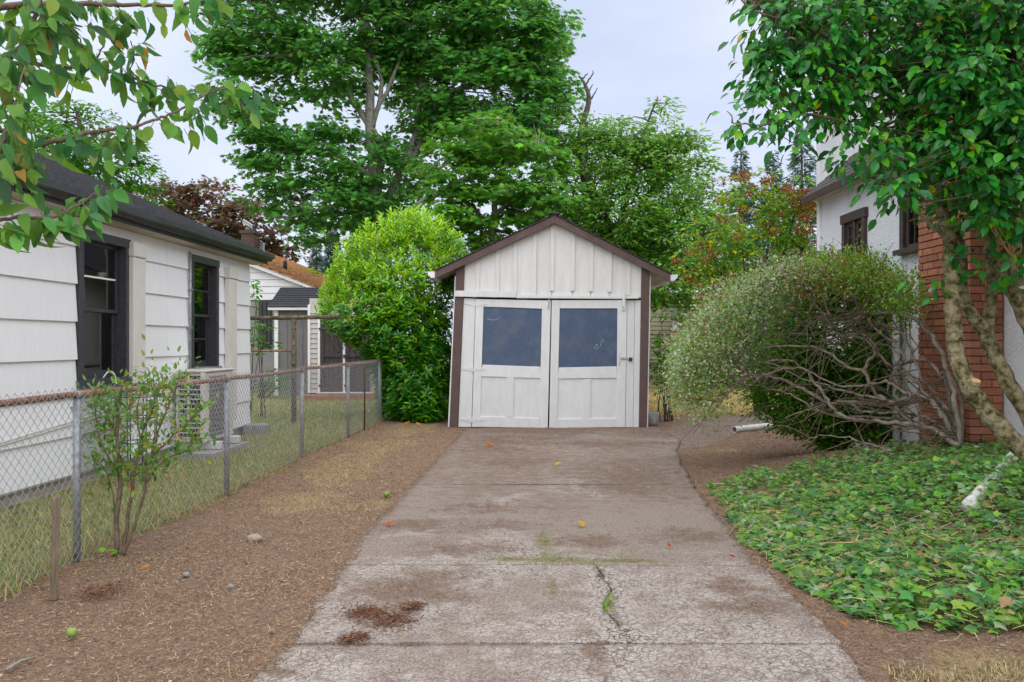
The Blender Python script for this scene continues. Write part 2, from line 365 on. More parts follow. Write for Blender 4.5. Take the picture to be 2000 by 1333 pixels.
# ------------------------------------------------------------------ ground
def fbm(x, y, s, seed=0, o=4):
    r = np.zeros_like(x); a = 1.0; g = np.random.default_rng(seed)
    for k in range(o):
        for _ in range(3):
            th = g.uniform(0, 6.28); ph = g.uniform(0, 6.28); q = s * (2 ** k) * g.uniform(.7, 1.3)
            r += a * np.sin((x * math.cos(th) + y * math.sin(th)) * q + ph + 1.3 * np.sin((x * math.sin(th) - y * math.cos(th)) * q * .7 + ph * 2)) / 3
        a *= .55
    return r
DL = [(500, 1333), (552, 1280), (597, 1225), (628, 1165), (672, 1108), (712, 1050), (790, 960), (832, 920), (868, 880), (902, 843)]
DR = [(1690, 1333), (1640, 1262), (1598, 1215), (1510, 1130), (1478, 1105), (1402, 1010), (1362, 960), (1330, 905), (1322, 880), (1330, 862)]
gl = [G(*p) for p in DL]; gr = [G(*p) for p in DR]
def edge(pts, y):
    ys = [p.y for p in pts]; xs = [p.x for p in pts]
    ys = [0.0] + ys; xs = [xs[0] - (xs[1] - xs[0]) / (ys[2] - ys[1]) * ys[1]] + xs
    return np.interp(y, ys, xs)
YEND = 13.95
fpost = [G(150, 1098), G(443, 968), G(590, 893), G(680, 855), G(742, 825)]
fline = [Vector((-2.86, 2.3, 0))] + fpost
def fx(y): return np.interp(y, [p.y for p in fline], [p.x for p in fline])
def smooth(a, b, x):
    t = np.clip((x - a) / (b - a), 0, 1); return t * t * (3 - 2 * t)
def mound(x, y): return 0.36 * smooth(1.75, 3.9, x) * (1 - smooth(8.4, 10.6, y)) * smooth(2.2, 4.0, y)
def ground_z(x, y):
    z = mound(x, y) + .012 * fbm(x, y, 3.0, 1) * (1 - smooth(12, 40, np.abs(y))) + .012 * fbm(x, y, 14.0, 2, 3) * (1 - smooth(10, 25, np.abs(y)))
    inside = (x > edge(gl, y) + .05) & (x < edge(gr, y) - .05) & (y < YEND)
    z = np.where(inside, -.003 + .0 * z, z)
    pad = (x > -1.3) & (x < 2.6) & (y > 13.6)
    return np.where(pad & ~inside, np.minimum(z, .0), z)
# pale path that swings past the garage to the back yard
PATH = [G(1300, 866), G(1350, 846), G(1420, 826), G(1500, 814), G(1580, 806)]
def axis(a, b, step, far):
    m = np.arange(a, b + 1e-6, step); g = []; s = step; p = b
    while p < far: s *= 1.35; p += s; g.append(p)
    h = []; s = step; p = a
    while p > -far: s *= 1.35; p -= s; h.append(p)
    return np.array(h[::-1] + list(m) + g)
gx = axis(-6.0, 6.5, .055, 500); gy = axis(.6, 16.5, .055, 500)
X, Y = np.meshgrid(gx, gy); Z = ground_z(X, Y)
nxg, nyg = len(gx), len(gy)
lawn = np.clip(smooth(.06, -.10, X - fx(np.clip(Y, 2.3, 15)) + .05 * fbm(X, Y, 4, 5)), 0, 1) 
lawn = np.where(Y > 15.2, smooth(-1.3, -1.9, X), lawn)
backl = smooth(16.2, 17.4, Y + .4 * fbm(X, Y, 1.2, 8)) * (X > -1.9)
dry = np.maximum(backl, smooth(.3, .75, fbm(X, Y, 2.2, 11) * .5 + np.exp(-((X - (fx(np.clip(Y, 2.3, 15)) + .75)) / .38) ** 2) * .95 * smooth(4.5, 7.5, Y)) * .62)
brdry = smooth(1.55, 1.9, X) * smooth(3.9, 3.45, Y + .25 * fbm(X, Y, 2, 3)) * .7
dry = np.maximum(dry, brdry); dry = np.maximum(dry, smooth(.6, 1.1, fbm(X, Y, 1.5, 15)) * .35)
path = np.zeros_like(X)
for i in range(len(PATH) - 1):
    a, b = PATH[i], PATH[i + 1]; ab = np.array([b.x - a.x, b.y - a.y]); tt = np.clip(((X - a.x) * ab[0] + (Y - a.y) * ab[1]) / (ab @ ab), 0, 1)
    dd = np.hypot(X - a.x - tt * ab[0], Y - a.y - tt * ab[1]); path = np.maximum(path, smooth(.75, .45, dd + .06 * fbm(X, Y, 5, 21)))
dry = dry * (1 - path)
me = bpy.data.meshes.new('ground'); V = np.stack([X, Y, Z], 2).reshape(-1, 3).astype(np.float32)
ii = (np.arange(nyg - 1)[:, None] * nxg + np.arange(nxg - 1)[None, :]).ravel()
Q = np.stack([ii, ii + 1, ii + nxg + 1, ii + nxg], 1).astype(np.int32)
me.vertices.add(len(V)); me.vertices.foreach_set('co', V.ravel()); me.loops.add(Q.size); me.loops.foreach_set('vertex_index', Q.ravel())
me.polygons.add(len(Q)); me.polygons.foreach_set('loop_start', np.arange(0, Q.size, 4, dtype=np.int32)); me.polygons.foreach_set('loop_total', np.full(len(Q), 4, np.int32))
me.polygons.foreach_set('use_smooth', np.ones(len(Q), bool))
za = me.color_attributes.new('zone', 'FLOAT_COLOR', 'POINT')
C = np.ones((len(V), 4), np.float32); C[:, 0] = lawn.ravel(); C[:, 1] = np.clip(dry, 0, 1).ravel(); C[:, 2] = path.ravel(); za.data.foreach_set('color', C.ravel())
me.update()
def ground_mat():
    m = bpy.data.materials.new('soil_and_lawn'); m.use_nodes = True; t = m.node_tree; b = t.nodes['Principled BSDF']; b.inputs['Roughness'].default_value = .95; b.inputs['Specular IOR Level'].default_value = .1
    c = t.nodes.new('ShaderNodeTexCoord'); a = t.nodes.new('ShaderNodeAttribute'); a.attribute_name = 'zone'; sp = t.nodes.new('ShaderNodeSeparateColor'); t.links.new(a.outputs['Color'], sp.inputs[0])
    def noise(s, d=6, r=.65):
        n = t.nodes.new('ShaderNodeTexNoise'); n.inputs['Scale'].default_value = s; n.inputs['Detail'].default_value = d; n.inputs['Roughness'].default_value = r; t.links.new(c.outputs['Object'], n.inputs['Vector']); return n.outputs[0]
    def ramp(src, stops):
        r = t.nodes.new('ShaderNodeValToRGB'); e = r.color_ramp.elements
        while len(e) < len(stops): e.new(.5)
        for k, (p, q) in enumerate(stops): e[k].position = p; e[k].color = (*q, 1)
        t.links.new(src, r.inputs[0]); return r.outputs[0]
    def mix(f, x, y):
        q = t.nodes.new('ShaderNodeMix'); q.data_type = 'RGBA'; t.links.new(f, q.inputs[0]); t.links.new(x, q.inputs[6]); t.links.new(y, q.inputs[7]); return q.outputs[2]
    fine = noise(70, 5, .7); mid = noise(7); big = noise(1.1, 4)
    soil = ramp(fine, [(.30, (.10, .062, .043)), (.5, (.21, .14, .10)), (.68, (.37, .265, .195))])
    soil2 = ramp(fine, [(.30, (.13, .08, .05)), (.5, (.25, .16, .105)), (.70, (.42, .30, .20))])
    soilm = mix(ramp(mid, [(.4, (0, 0, 0)), (.62, (1, 1, 1))]), soil, soil2)
    lawnc = ramp(mid, [(.35, (.14, .14, .05)), (.52, (.25, .22, .10)), (.66, (.36, .30, .16))])
    dryc = ramp(fine, [(.3, (.20, .14, .07)), (.55, (.36, .265, .14)), (.7, (.46, .36, .21))])
    pathc = ramp(fine, [(.3, (.17, .125, .10)), (.55, (.26, .205, .17)), (.72, (.36, .30, .26))])
    def brk(ch):
        ad = t.nodes.new('ShaderNodeMath'); ad.operation = 'ADD'; mm = t.nodes.new('ShaderNodeMath'); mm.operation = 'MULTIPLY_ADD'; mm.inputs[1].default_value = .9; mm.inputs[2].default_value = -.45
        t.links.new(mid, mm.inputs[0]); t.links.new(ch, ad.inputs[0]); t.links.new(mm.outputs[0], ad.inputs[1])
        mr = t.nodes.new('ShaderNodeMapRange'); mr.inputs[1].default_value = .25; mr.inputs[2].default_value = .75; t.links.new(ad.outputs[0], mr.inputs[0]); return mr.outputs[0]
    o = mix(brk(sp.outputs[1]), soilm, dryc); o = mix(brk(sp.outputs[2]), o, pathc); o = mix(brk(sp.outputs[0]), o, lawnc)
    t.links.new(o, b.inputs['Base Color'])
    bp = t.nodes.new('ShaderNodeBump'); bp.inputs['Strength'].default_value = .9; bp.inputs['Distance'].default_value = .02; t.links.new(fine, bp.inputs['Height']); t.links.new(bp.outputs[0], b.inputs['Normal'])
    return m
me.materials.append(ground_mat()); gobj = put(me, 'ground', shift=False); gobj['kind'] = 'structure'

# driveway: worn concrete slabs with dirt-filled joints and one long crack
def conc_mat():
    m = bpy.data.materials.new('worn_concrete'); m.use_nodes = True; t = m.node_tree; b = t.nodes['Principled BSDF']; b.inputs['Roughness'].default_value = .92; b.inputs['Specular IOR Level'].default_value = .15
    c = t.nodes.new('ShaderNodeTexCoord'); a = t.nodes.new('ShaderNodeAttribute'); a.attribute_name = 'wear'; sp = t.nodes.new('ShaderNodeSeparateColor'); t.links.new(a.outputs['Color'], sp.inputs[0])
    mpn = t.nodes.new('ShaderNodeMapping'); t.links.new(c.outputs['Object'], mpn.inputs['Vector'])
    def noise(s, d=6, r=.65, dist=0):
        n = t.nodes.new('ShaderNodeTexNoise'); n.inputs['Scale'].default_value = s; n.inputs['Detail'].default_value = d; n.inputs['Roughness'].default_value = r; n.inputs['Distortion'].default_value = dist; t.links.new(mpn.outputs[0], n.inputs['Vector']); return n.outputs[0]
    def ramp(src, stops):
        r = t.nodes.new('ShaderNodeValToRGB'); e = r.color_ramp.elements
        while len(e) < len(stops): e.new(.5)
        for k, (p, q) in enumerate(stops): e[k].position = p; e[k].color = (*q, 1)
        t.links.new(src, r.inputs[0]); return r.outputs[0]
    def mix(f, x, y):
        q = t.nodes.new('ShaderNodeMix'); q.data_type = 'RGBA'; t.links.new(f, q.inputs[0]); t.links.new(x, q.inputs[6]); t.links.new(y, q.inputs[7]); return q.outputs[2]
    def math_(op, x, y):
        q = t.nodes.new('ShaderNodeMath'); q.operation = op
        for k, s in enumerate((x, y)):
            if isinstance(s, (int, float)): q.inputs[k].default_value = s
            else: t.links.new(s, q.inputs[k])
        return q.outputs[0]
    grain = noise(95, 4, .75); mid = noise(5.5, 8, .72, .4); big = noise(1.3, 5, .6)
    base = ramp(grain, [(.33, (.12, .092, .075)), (.5, (.25, .20, .166)), (.65, (.40, .34, .29))])
    pale = ramp(grain, [(.32, (.19, .158, .138)), (.5, (.37, .32, .282)), (.65, (.53, .475, .43))])
    vo = t.nodes.new('ShaderNodeTexVoronoi'); vo.feature = 'DISTANCE_TO_EDGE'; vo.inputs['Scale'].default_value = 24; vo.inputs['Randomness'].default_value = 1
    wv = t.nodes.new('ShaderNodeVectorMath'); wv.operation = 'ADD'; sv = t.nodes.new('ShaderNodeVectorMath'); sv.operation = 'SCALE'; sv.inputs[3].default_value = .11
    n3 = t.nodes.new('ShaderNodeTexNoise'); n3.inputs['Scale'].default_value = 11; t.links.new(mpn.outputs[0], n3.inputs['Vector']); t.links.new(n3.outputs['Color'], sv.inputs[0]); t.links.new(mpn.outputs[0], wv.inputs[0]); t.links.new(sv.outputs[0], wv.inputs[1]); t.links.new(wv.outputs[0], vo.inputs['Vector'])
    crk = ramp(vo.outputs['Distance'], [(.0, (1, 1, 1)), (.10, (0, 0, 0))])
    # R = bare pale laitance, G = brown soil/needle stain, B = moss
    pf = math_('ADD', sp.outputs[0], math_('MULTIPLY_ADD', mid, 1.5)) ; pf.node.inputs[2].default_value = -.0
    pm = t.nodes.new('ShaderNodeMapRange'); pm.inputs[1].default_value = .94; pm.inputs[2].default_value = 1.26
    t.links.new(math_('ADD', sp.outputs[0], math_('MULTIPLY', mid, 1.5)), pm.inputs[0])
    col = mix(pm.outputs[0], base, pale)
    cf = math_('MULTIPLY', crk, math_('MULTIPLY', math_('MULTIPLY', sp.outputs[0], noise(3.0, 6, .7)), 3.4)); dark = t.nodes.new('ShaderNodeRGB'); dark.outputs[0].default_value = (.10, .08, .07, 1)
    col = mix(cf, col, dark.outputs[0])
    gm = t.nodes.new('ShaderNodeMapRange'); gm.inputs[1].default_value = 1.02; gm.inputs[2].default_value = 1.24
    t.links.new(math_('ADD', sp.outputs[1], math_('MULTIPLY', noise(7, 10, .8), 1.5)), gm.inputs[0])
    dirt = ramp(grain, [(.3, (.10, .064, .045)), (.55, (.195, .135, .10)), (.72, (.31, .23, .175))])
    col = mix(math_('MULTIPLY', gm.outputs[0], .8), col, dirt)
    mm = t.nodes.new('ShaderNodeMapRange'); mm.inputs[1].default_value = .85; mm.inputs[2].default_value = 1.1
    t.links.new(math_('ADD', sp.outputs[2], math_('MULTIPLY', noise(30), .9)), mm.inputs[0])
    moss = ramp(grain, [(.3, (.10, .085, .035)), (.7, (.20, .19, .06))]); col = mix(mm.outputs[0], col, moss)
    t.links.new(col, b.inputs['Base Color'])
    bp = t.nodes.new('ShaderNodeBump'); bp.inputs['Strength'].default_value = .55; bp.inputs['Distance'].default_value = .012
    t.links.new(math_('SUBTRACT', grain, math_('MULTIPLY', crk, .4)), bp.inputs['Height']); t.links.new(bp.outputs[0], b.inputs['Normal']); return m
CONCRETE = conc_mat()
drive = empty('driveway', (0.2, 8, 0), 0, 'cracked concrete driveway stained with brown dirt leading to the garage', None, None, 'structure')
def y_at(v): return EYE * F / (v - HZ)
STAINS = [(800, 1160, .42, .17), (735, 1205, .16, .06), (770, 1222, .12, .05), (806, 1193, .09, .04), (690, 1255, .09, .04), (870, 1130, .35, .1), (900, 1075, .5, .12), (870, 1030, .9, .14), (940, 995, .5, .13), (800, 1030, .4, .12), (1240, 930, .55, .5), (1215, 950, .45, .4),
          (1180, 870, 1.3, .35), (1000, 862, 1.2, .5), (1050, 845, 1.6, .25), (960, 880, .8, .3), (1000, 905, .6, .25), (1165, 1300, .07, .22), (1270, 850, .8, .4), (560, 1320, .12, .05), (1430, 1150, .22, .12), (1460, 1190, .3, .10), (1150, 1060, .3, .12), (1330, 1050, .4, .15)]
def slab(y0, y1, xl, xr, seed, z0=.0):
    ny = max(4, int((y1 - y0) / .03)); nx = 70
    ys = np.linspace(y0, y1, ny); S = np.linspace(0, 1, nx)
    g = np.random.default_rng(seed)
    yy = np.tile(ys[:, None], (1, nx)); le = xl(ys) + .018 * fbm(ys, ys * 0 + seed, 9, seed, 4); re = xr(ys) + .018 * fbm(ys, ys * 0 + seed + 3, 9, seed + 9, 4)
    xx = le[:, None] + (re - le)[:, None] * S[None, :]
    yy = yy + .009 * fbm(xx, xx * 0 + seed, 13, seed, 5) * (np.minimum(np.arange(ny), np.arange(ny)[::-1])[:, None] < 2)
    zz = .014 + z0 + .004 * fbm(xx, yy, 1.6, seed + 2) + .0015 * fbm(xx, yy, 12, seed + 4)
    wearR = smooth(7.0, 4.2, yy + .5 * fbm(xx, yy, 1.2, 40)) * .36 + .30 * fbm(xx, yy, 2.3, 41, 5) + .02 + .5 * np.exp(-((np.abs(xx - np.interp(yy, cy, cx_))) / .09) ** 2) * ((yy > ya) & (yy < yb))
    G_ = .12 + .26 * smooth(4.0, 10, yy) + .17 * fbm(xx, yy * .6, 1.6, 43, 5) + .5 * smooth(.10, .0, xx - le[:, None]) * .6
    G_ = np.maximum(G_, .55 * smooth(12.6, 13.9, yy))
    for (u, v, rx, ry) in STAINS:
        p = G(u, v); q = ((xx - p.x) / rx) ** 2 + ((yy - p.y) / (ry * 2.2)) ** 2; G_ = np.maximum(G_, (.52 + .16 * fbm(xx, yy, 9, 47)) * np.exp(-q * .8))
    B_ = np.zeros_like(xx)
    for (u, v, rx, ry) in [(1095, 1098, .42, .07), (1060, 1060, .10, .16), (1000, 1096, .3, .05), (1230, 1098, .35, .05), (1080, 1150, .05, .2)]:
        p = G(u, v); q = ((xx - p.x) / rx) ** 2 + ((yy - p.y) / (ry * 2)) ** 2; B_ = np.maximum(B_, .62 * np.exp(-q))
    k = nx * ny; V = np.stack([xx, yy, zz], 2).reshape(-1, 3)
    ii = (np.arange(ny - 1)[:, None] * nx + np.arange(nx - 1)[None, :]).ravel(); fs = np.stack([ii, ii + 1, ii + nx + 1, ii + nx], 1).tolist()
    bd = list(range(nx)) + [r * nx + nx - 1 for r in range(1, ny)] + [(ny - 1) * nx + i for i in range(nx - 2, -1, -1)] + [r * nx for r in range(ny - 2, 0, -1)]
    low = V[bd].copy(); low[:, 2] = -.06; n = len(bd); V = np.concatenate([V, low])
    fs += [(bd[(i + 1) % n], bd[i], k + i, k + (i + 1) % n) for i in range(n)]
    m = bpy.data.meshes.new('slab'); m.from_pydata(V.tolist(), [], fs); at = m.color_attributes.new('wear', 'FLOAT_COLOR', 'POINT')
    Cc = np.ones((len(V), 4), np.float32)
    for j, q in enumerate((wearR, G_, B_)): Cc[:k, j] = np.clip(q, 0, 1).ravel()
    Cc[k:, 1] = 1; at.data.foreach_set('color', Cc.ravel()); m.materials.append(CONCRETE); m.polygons.foreach_set('use_smooth', [i < len(ii) for i in range(len(fs))]); m.update()
    return put(m, 'slab', drive)
crack = [G(1163, 1108), G(1172, 1125), G(1180, 1140), G(1192, 1158), G(1188, 1178), G(1184, 1200), G(1194, 1212), G(1204, 1224), G(1214, 1240), G(1222, 1262)]
cy = np.array([p.y for p in crack])[::-1]; cx_ = np.array([p.x for p in crack])[::-1]
crk_w = lambda y: .005 + .004 * np.sin(y * 60) * np.sin(y * 23) + .013 * np.exp(-((y - y_at(1190)) / .14) ** 2)
eL = lambda y: edge(gl, y); eR = lambda y: edge(gr, y)
ya, yb, yc, yd = y_at(1264), y_at(1108), y_at(949), y_at(868); j = .007
slab(1.6, ya - j, eL, eR, 1); slab(ya + j, yb - j, eL, lambda y: np.interp(y, cy, cx_) - crk_w(y), 2, .003); slab(ya + j, yb - j, lambda y: np.interp(y, cy, cx_) + crk_w(y), eR, 3)
slab(yb + j, yc - j, eL, eR, 4, -.003); slab(yc + j, yd - j, eL, eR, 5); slab(yd + j, YEND, eL, eR, 6, -.004)

# ------------------------------------------------------------------ garage (leaning to the right), front plane at 14.1 m
GD = EYE * F / 166.0
def gp(u, v, off=0.0):      # point on the garage front, off metres towards the camera
    return Vector(((u - 1000) / F * GD, GD - off, EYE - (v - HZ) / F * GD))
gar = empty('garage', gp(1070, 835), 0, 'narrow cream wooden garage leaning right with brown trim and double doors', 'garage')
def gquad(name, q, off, th, m, parent=None, bev=.002):
    fr = [gp(u, v, off) for (u, v) in q]; bk = [gp(u, v, off - th) for (u, v) in q]
    return MB().hexa(fr + bk).build(name, m, parent or gar, bev=bev)
LG = 5.6
def gback(p): return Vector((p.x, p.y + LG, p.z))
# rough walls behind the boards
A0, A1, B0, B1 = gp(880, 836), gp(893, 532), gp(1262, 836), gp(1267, 535)
mb = MB()
for (a, b, s) in ((A0, A1, 1), (B0, B1, -1)):
    q = [a, a + Vector((s * .1, 0, 0)), b + Vector((s * .1, 0, 0)), b]; q = [x + Vector((0, .02, 0)) for x in q]
    MB().hexa(q + [gback(x) for x in q]).build('side_wall', GARAGE_WHITE, gar)
q = [gp(882, 836, -LG), gp(1260, 836, -LG), gp(1266, 535, -LG), gp(1083, 430, -LG), gp(895, 532, -LG)]
MB().prism(q, (0, -.08, 0)).build('back_wall', GARAGE_WHITE, gar)
# gable boards: one board between each pair of battens
def rake_v(u):              # underside of the rake boards
    return np.interp(u, [852, 1083, 1309], [538, 436, 545])
bx = [906, 934, 972.5, 1007, 1044.5, 1079.5, 1119.5, 1155.5, 1191.5, 1227.5, 1254]
for i in range(len(bx) - 1):
    a, b = bx[i] + .5, bx[i + 1] - .5; sh = -2.0; tops = [(b, rake_v(b) - 6)]
    if a < 1083 < b: tops.append((1083, 430))
    tops.append((a, rake_v(a) - 6)); q = [(a + sh, 580), (b + sh, 582)] + tops
    MB().prism([gp(u, v, .005 + .004 * (i % 2)) for u, v in q], (0, .03, 0)).build('gable_board', GARAGE_WHITE, gar, bev=0)
for i, u in enumerate(bx[1:-1]):
    vb = [578, 573, 577, 580, 569, 569, 570, 571, 578][i]
    q = [(u - 5.5, vb), (u + 2.5, vb), (u + 4, rake_v(u + 4) - 4), (u - 4, rake_v(u - 4) - 4)]
    gquad('batten', q, .030, .018, GARAGE_WHITE)
gquad('corner_board', [(878, 834), (894, 835), (908.5, 510), (891.5, 512)], .035, .05, BROWN)
gquad('corner_board', [(1247.5, 835), (1262.7, 835.5), (1268.5, 520), (1252.5, 512)], .035, .05, BROWN)
gquad('edge_strip', [(875, 834), (877.7, 834), (891.2, 540), (888.6, 540)], .02, .05, WHITE)
gquad('edge_strip', [(1263.2, 835), (1265.2, 835), (1270.6, 540), (1268.8, 540)], .02, .05, WHITE)
gquad('header_board', [(889, 580), (1008, 582), (1008, 570.5), (889, 568.4)], .07, .045, GARAGE_WHITE)
gquad('header_board', [(1008.3, 583), (1247, 584.5), (1247, 579.5), (1008.3, 577)], .055, .04, GARAGE_WHITE)
gquad('header_shadow_gap', [(905, 586), (1250, 587), (1250, 584), (905, 580)], -.01, .02, DARKIN)  # near-black strip painting in the shade between header and doors
def lerpq(q, s, t):
    a = Vector(q[0]).lerp(Vector(q[1]), s); b = Vector(q[3]).lerp(Vector(q[2]), s); p = a.lerp(b, t); return (p.x, p.y)
gquad('jamb_panel', [(895, 834), (920.6, 834.4), (928.8, 584), (906, 582.8)], .012, .03, DOOR_WHITE)
gquad('jamb_panel', [(1221, 834.6), (1236, 834.8), (1239.5, 587), (1225, 587)], .012, .03, DOOR_WHITE)
gquad('jamb_panel', [(1236.5, 834.8), (1247.3, 834.8), (1251.3, 587), (1240, 587)], .018, .03, DOOR_WHITE)
doors = [dict(q=[(921.8, 834.2), (1069.6, 836), (1075.8, 587.2), (929.6, 584.6)], win=[(942.5, 712.6), (1055.3, 716.8), (1058.8, 603.6), (945, 599.4)],
              pans=[[(937.3, 813.4), (987.4, 814.8), (989.8, 736.4), (939, 735.4)], [(1002.2, 815), (1053.2, 817.5), (1056.4, 739.2), (1004.6, 737.5)]]),
         dict(q=[(1072.4, 836.5), (1220.2, 834.8), (1224.4, 586.4), (1077.6, 586.6)], win=[(1091.6, 718.2), (1204, 716), (1205.8, 602.9), (1093.6, 602.9)],
              pans=[[(1087.8, 818.9), (1136.8, 818.2), (1138.2, 740.9), (1089.2, 739.9)], [(1153, 818.6), (1203.7, 817.5), (1204.7, 738.8), (1153.7, 739.9)]])]
for k, D in enumerate(doors):
    q, wq, (p1, p2) = D['q'], D['win'], D['pans']
    dr = empty('door', gp(*lerpq(q, .5, 0)), 0); dr.parent = gar; dr.matrix_parent_inverse = MW[gar.name].inverted()
    def dq(name, c, off, th, m, bev=.003): return gquad(name, c, off, th, m, dr, bev)
    tl, tr_ = wq[3], wq[2]; bl, br = wq[0], wq[1]
    dq('stile', [q[0], (p1[0][0], q[0][1]), (tl[0], q[3][1] + .3), q[3]], .03, .035, DOOR_WHITE)
    dq('stile', [(p2[1][0], q[1][1]), q[1], q[2], (tr_[0], q[2][1])], .03, .035, DOOR_WHITE)
    dq('rail', [tl, tr_, (tr_[0], q[2][1]), (tl[0], q[3][1] + .3)], .0285, .033, DOOR_WHITE)
    dq('rail', [(p1[3][0], p1[3][1]), (p2[2][0], p2[2][1]), br, bl], .0285, .033, DOOR_WHITE)
    dq('rail', [(p1[0][0], q[0][1] - .3), (p2[1][0], q[1][1] - .3), p2[1], p1[0]], .0285, .033, DOOR_WHITE)
    dq('muntin', [p1[1], p2[0], p2[3], p1[2]], .027, .032, DOOR_WHITE)
    for c in (p1, p2):
        cc = [(c[0][0] - 1, c[0][1] + 1), (c[1][0] + 1, c[1][1] + 1), (c[2][0] + 1, c[2][1] - 1), (c[3][0] - 1, c[3][1] - 1)]
        dq('panel', cc, .008, .02, DOOR_WHITE, 0)
    cc = [(wq[0][0] - 1, wq[0][1] + 1), (wq[1][0] + 1, wq[1][1] + 1), (wq[2][0] + 1, wq[2][1] - 1), (wq[3][0] - 1, wq[3][1] - 1)]
    dq('pane', cc, .012, .012, BLUE, 0)
    if k == 0:
        for (uu, vv) in ((929, 594), (923.5, 721), (921.6, 820)):      # strap hinges: two tapered leaves and a barrel
            mb = MB()
            for (qq, of, th) in (([(uu + .5, vv + 5), (uu + 25, vv + .5), (uu + 25, vv - 1), (uu + .5, vv - 4)], .036, .006), ([(uu - 22, vv - .2), (uu - .5, vv + 5), (uu - .5, vv - 4), (uu - 22, vv - 2)], .022, .010)):
                mb.hexa([gp(a, b, of) for a, b in qq] + [gp(a, b, of - th) for a, b in qq])
            mb.tube([gp(uu, vv + 6, .036), gp(uu + .3, vv - 6, .036)], .008, 8); mb.build('hinge', DOOR_WHITE, dr)
        gquad('slide_bolt', [(1069, 604), (1072.5, 604), (1073.5, 585), (1070.5, 585)], .045, .014, STEEL, dr)
    else:
        hd = MB().tube(smoothpts([gp(1209, 689, .03), gp(1208.4, 692, .06), gp(1208.4, 700, .065), gp(1209, 709, .06), gp(1210, 713, .03)], 3), .008, 8)
        hd.build('handle', DOOR_WHITE, dr, True)
        gquad('hasp', [(1212, 703), (1226, 702), (1226, 698.5), (1212, 698.5)], .042, .008, STEEL, dr)
SMUDGE = mat('dried_smudge', (.30, .33, .38), .8, .2, 30, .2, 80, 0, .1)
mb = MB(); mb.tube(smoothpts([gp(949, 622, .013), gp(957, 625, .013), gp(966, 625.5, .013), gp(976, 621, .013)], 5), [.003 + .004 * math.sin(math.pi * i / 15) for i in range(16)], 5, False); o = mb.build('scratch', SMUDGE, gar)
for pl in ([(1161, 682), (1163, 676), (1166, 673), (1168, 677)], [(1172, 677), (1174, 670), (1177, 662), (1178, 669)], [(1164, 683), (1167, 681), (1170, 679)]):
    MB().tube(smoothpts([gp(u, v, .012) for u, v in pl], 3), .006, 5).build('smudge', SMUDGE, gar)
gquad('padlock', [(1226.5, 705), (1233, 706.5), (1235, 700), (1229, 697.5)], .05, .02, CHAR, gar, .004)
gquad('latch_bar', [(1213, 584.5), (1246, 584), (1246, 580.5), (1213, 580)], .085, .02, GARAGE_WHITE)
gquad('latch_plate', [(1213, 607), (1222, 607), (1222, 586), (1214, 586)], .045, .01, GARAGE_WHITE)
gquad('latch_plate', [(1214, 600), (1219, 600), (1219.5, 571), (1214.5, 571)], .105, .02, GARAGE_WHITE)
# roof
pk, le, re = gp(1083, 421), gp(849.3, 530), gp(1309.6, 536)
FO = .14                    # rake overhang towards the camera
def shift(p, dy): return Vector((p.x, p.y + dy, p.z))
up = Vector((0, 0, .03))
roof = empty('roof', gp(1083, 421), 0); roof.parent = gar; roof.matrix_parent_inverse = MW[gar.name].inverted()
def scl(p, dy):             # keep the photo outline although the overhang is nearer: shrink about the garage axis by the depth ratio
    k = (GD - dy) / GD; c = Vector((0, GD, EYE)); q = c + (p - c) * k; q.y = GD - dy; return q
for (e, nm) in ((le, 'left'), (re, 'right')):
    a, b = scl(pk, FO), scl(e, FO); dn = (b - a); lo1 = Vector((0, 0, -.125))
    outer = b + dn.normalized() * .0
    MB().hexa([a + lo1, outer + lo1 * .95, outer, a] + [shift(x, .035) for x in (a + lo1, outer + lo1 * .95, outer, a)]).build('rake_board', BROWN, roof, bev=.003)
    n = 7
    for i in range(n):      # roof deck planks seen from below at the eaves
        s0, s1 = i / n + .004, (i + 1) / n - .002; p0, p1_ = a.lerp(b, s0), a.lerp(b, s1); dz = Vector((0, .036, -.035))
        MB().hexa([p0 + dz, p1_ + dz, p1_ + dz + Vector((0, 0, .02)), p0 + dz + Vector((0, 0, .02))] + [shift(x, LG + .5) for x in (p0 + dz, p1_ + dz, p1_ + dz + Vector((0, 0, .02)), p0 + dz + Vector((0, 0, .02)))]).build('deck_plank', SOFFIT, roof)
    nc = 16
    for i in range(nc):     # shingle courses
        s0, s1 = i / nc, (i + 1.12) / nc * 1.0; p0 = a.lerp(b, s0) + Vector((0, -.02, .004)); p1_ = a.lerp(b, min(s1, 1.02)) + Vector((0, -.02, .016)); t_ = Vector((0, 0, .010))
        MB().hexa([p0, p1_, p1_ + t_, p0 + t_] + [shift(x, LG + .6) for x in (p0, p1_, p1_ + t_, p0 + t_)]).build('shingle_course', SHINGLE, roof)
    sgn = -1 if e is le else 1; g0 = b + Vector((0, .01, -.005))
    prof = [(0, 0), (0, -.10), (.06, -.10), (.115, -.05), (.12, 0)]
    MB().prism([g0 + Vector((sgn * x, 0, z)) for x, z in prof], (0, LG + .4, 0)).build('gutter', WHITE, roof)
MB().prism([pk + Vector((-.08, -FO - .03, .005)), pk + Vector((.08, -FO - .03, .005)), pk + Vector((0, -FO - .03, .05))], (0, LG + .7, 0)).build('ridge_cap', SHINGLE, roof)

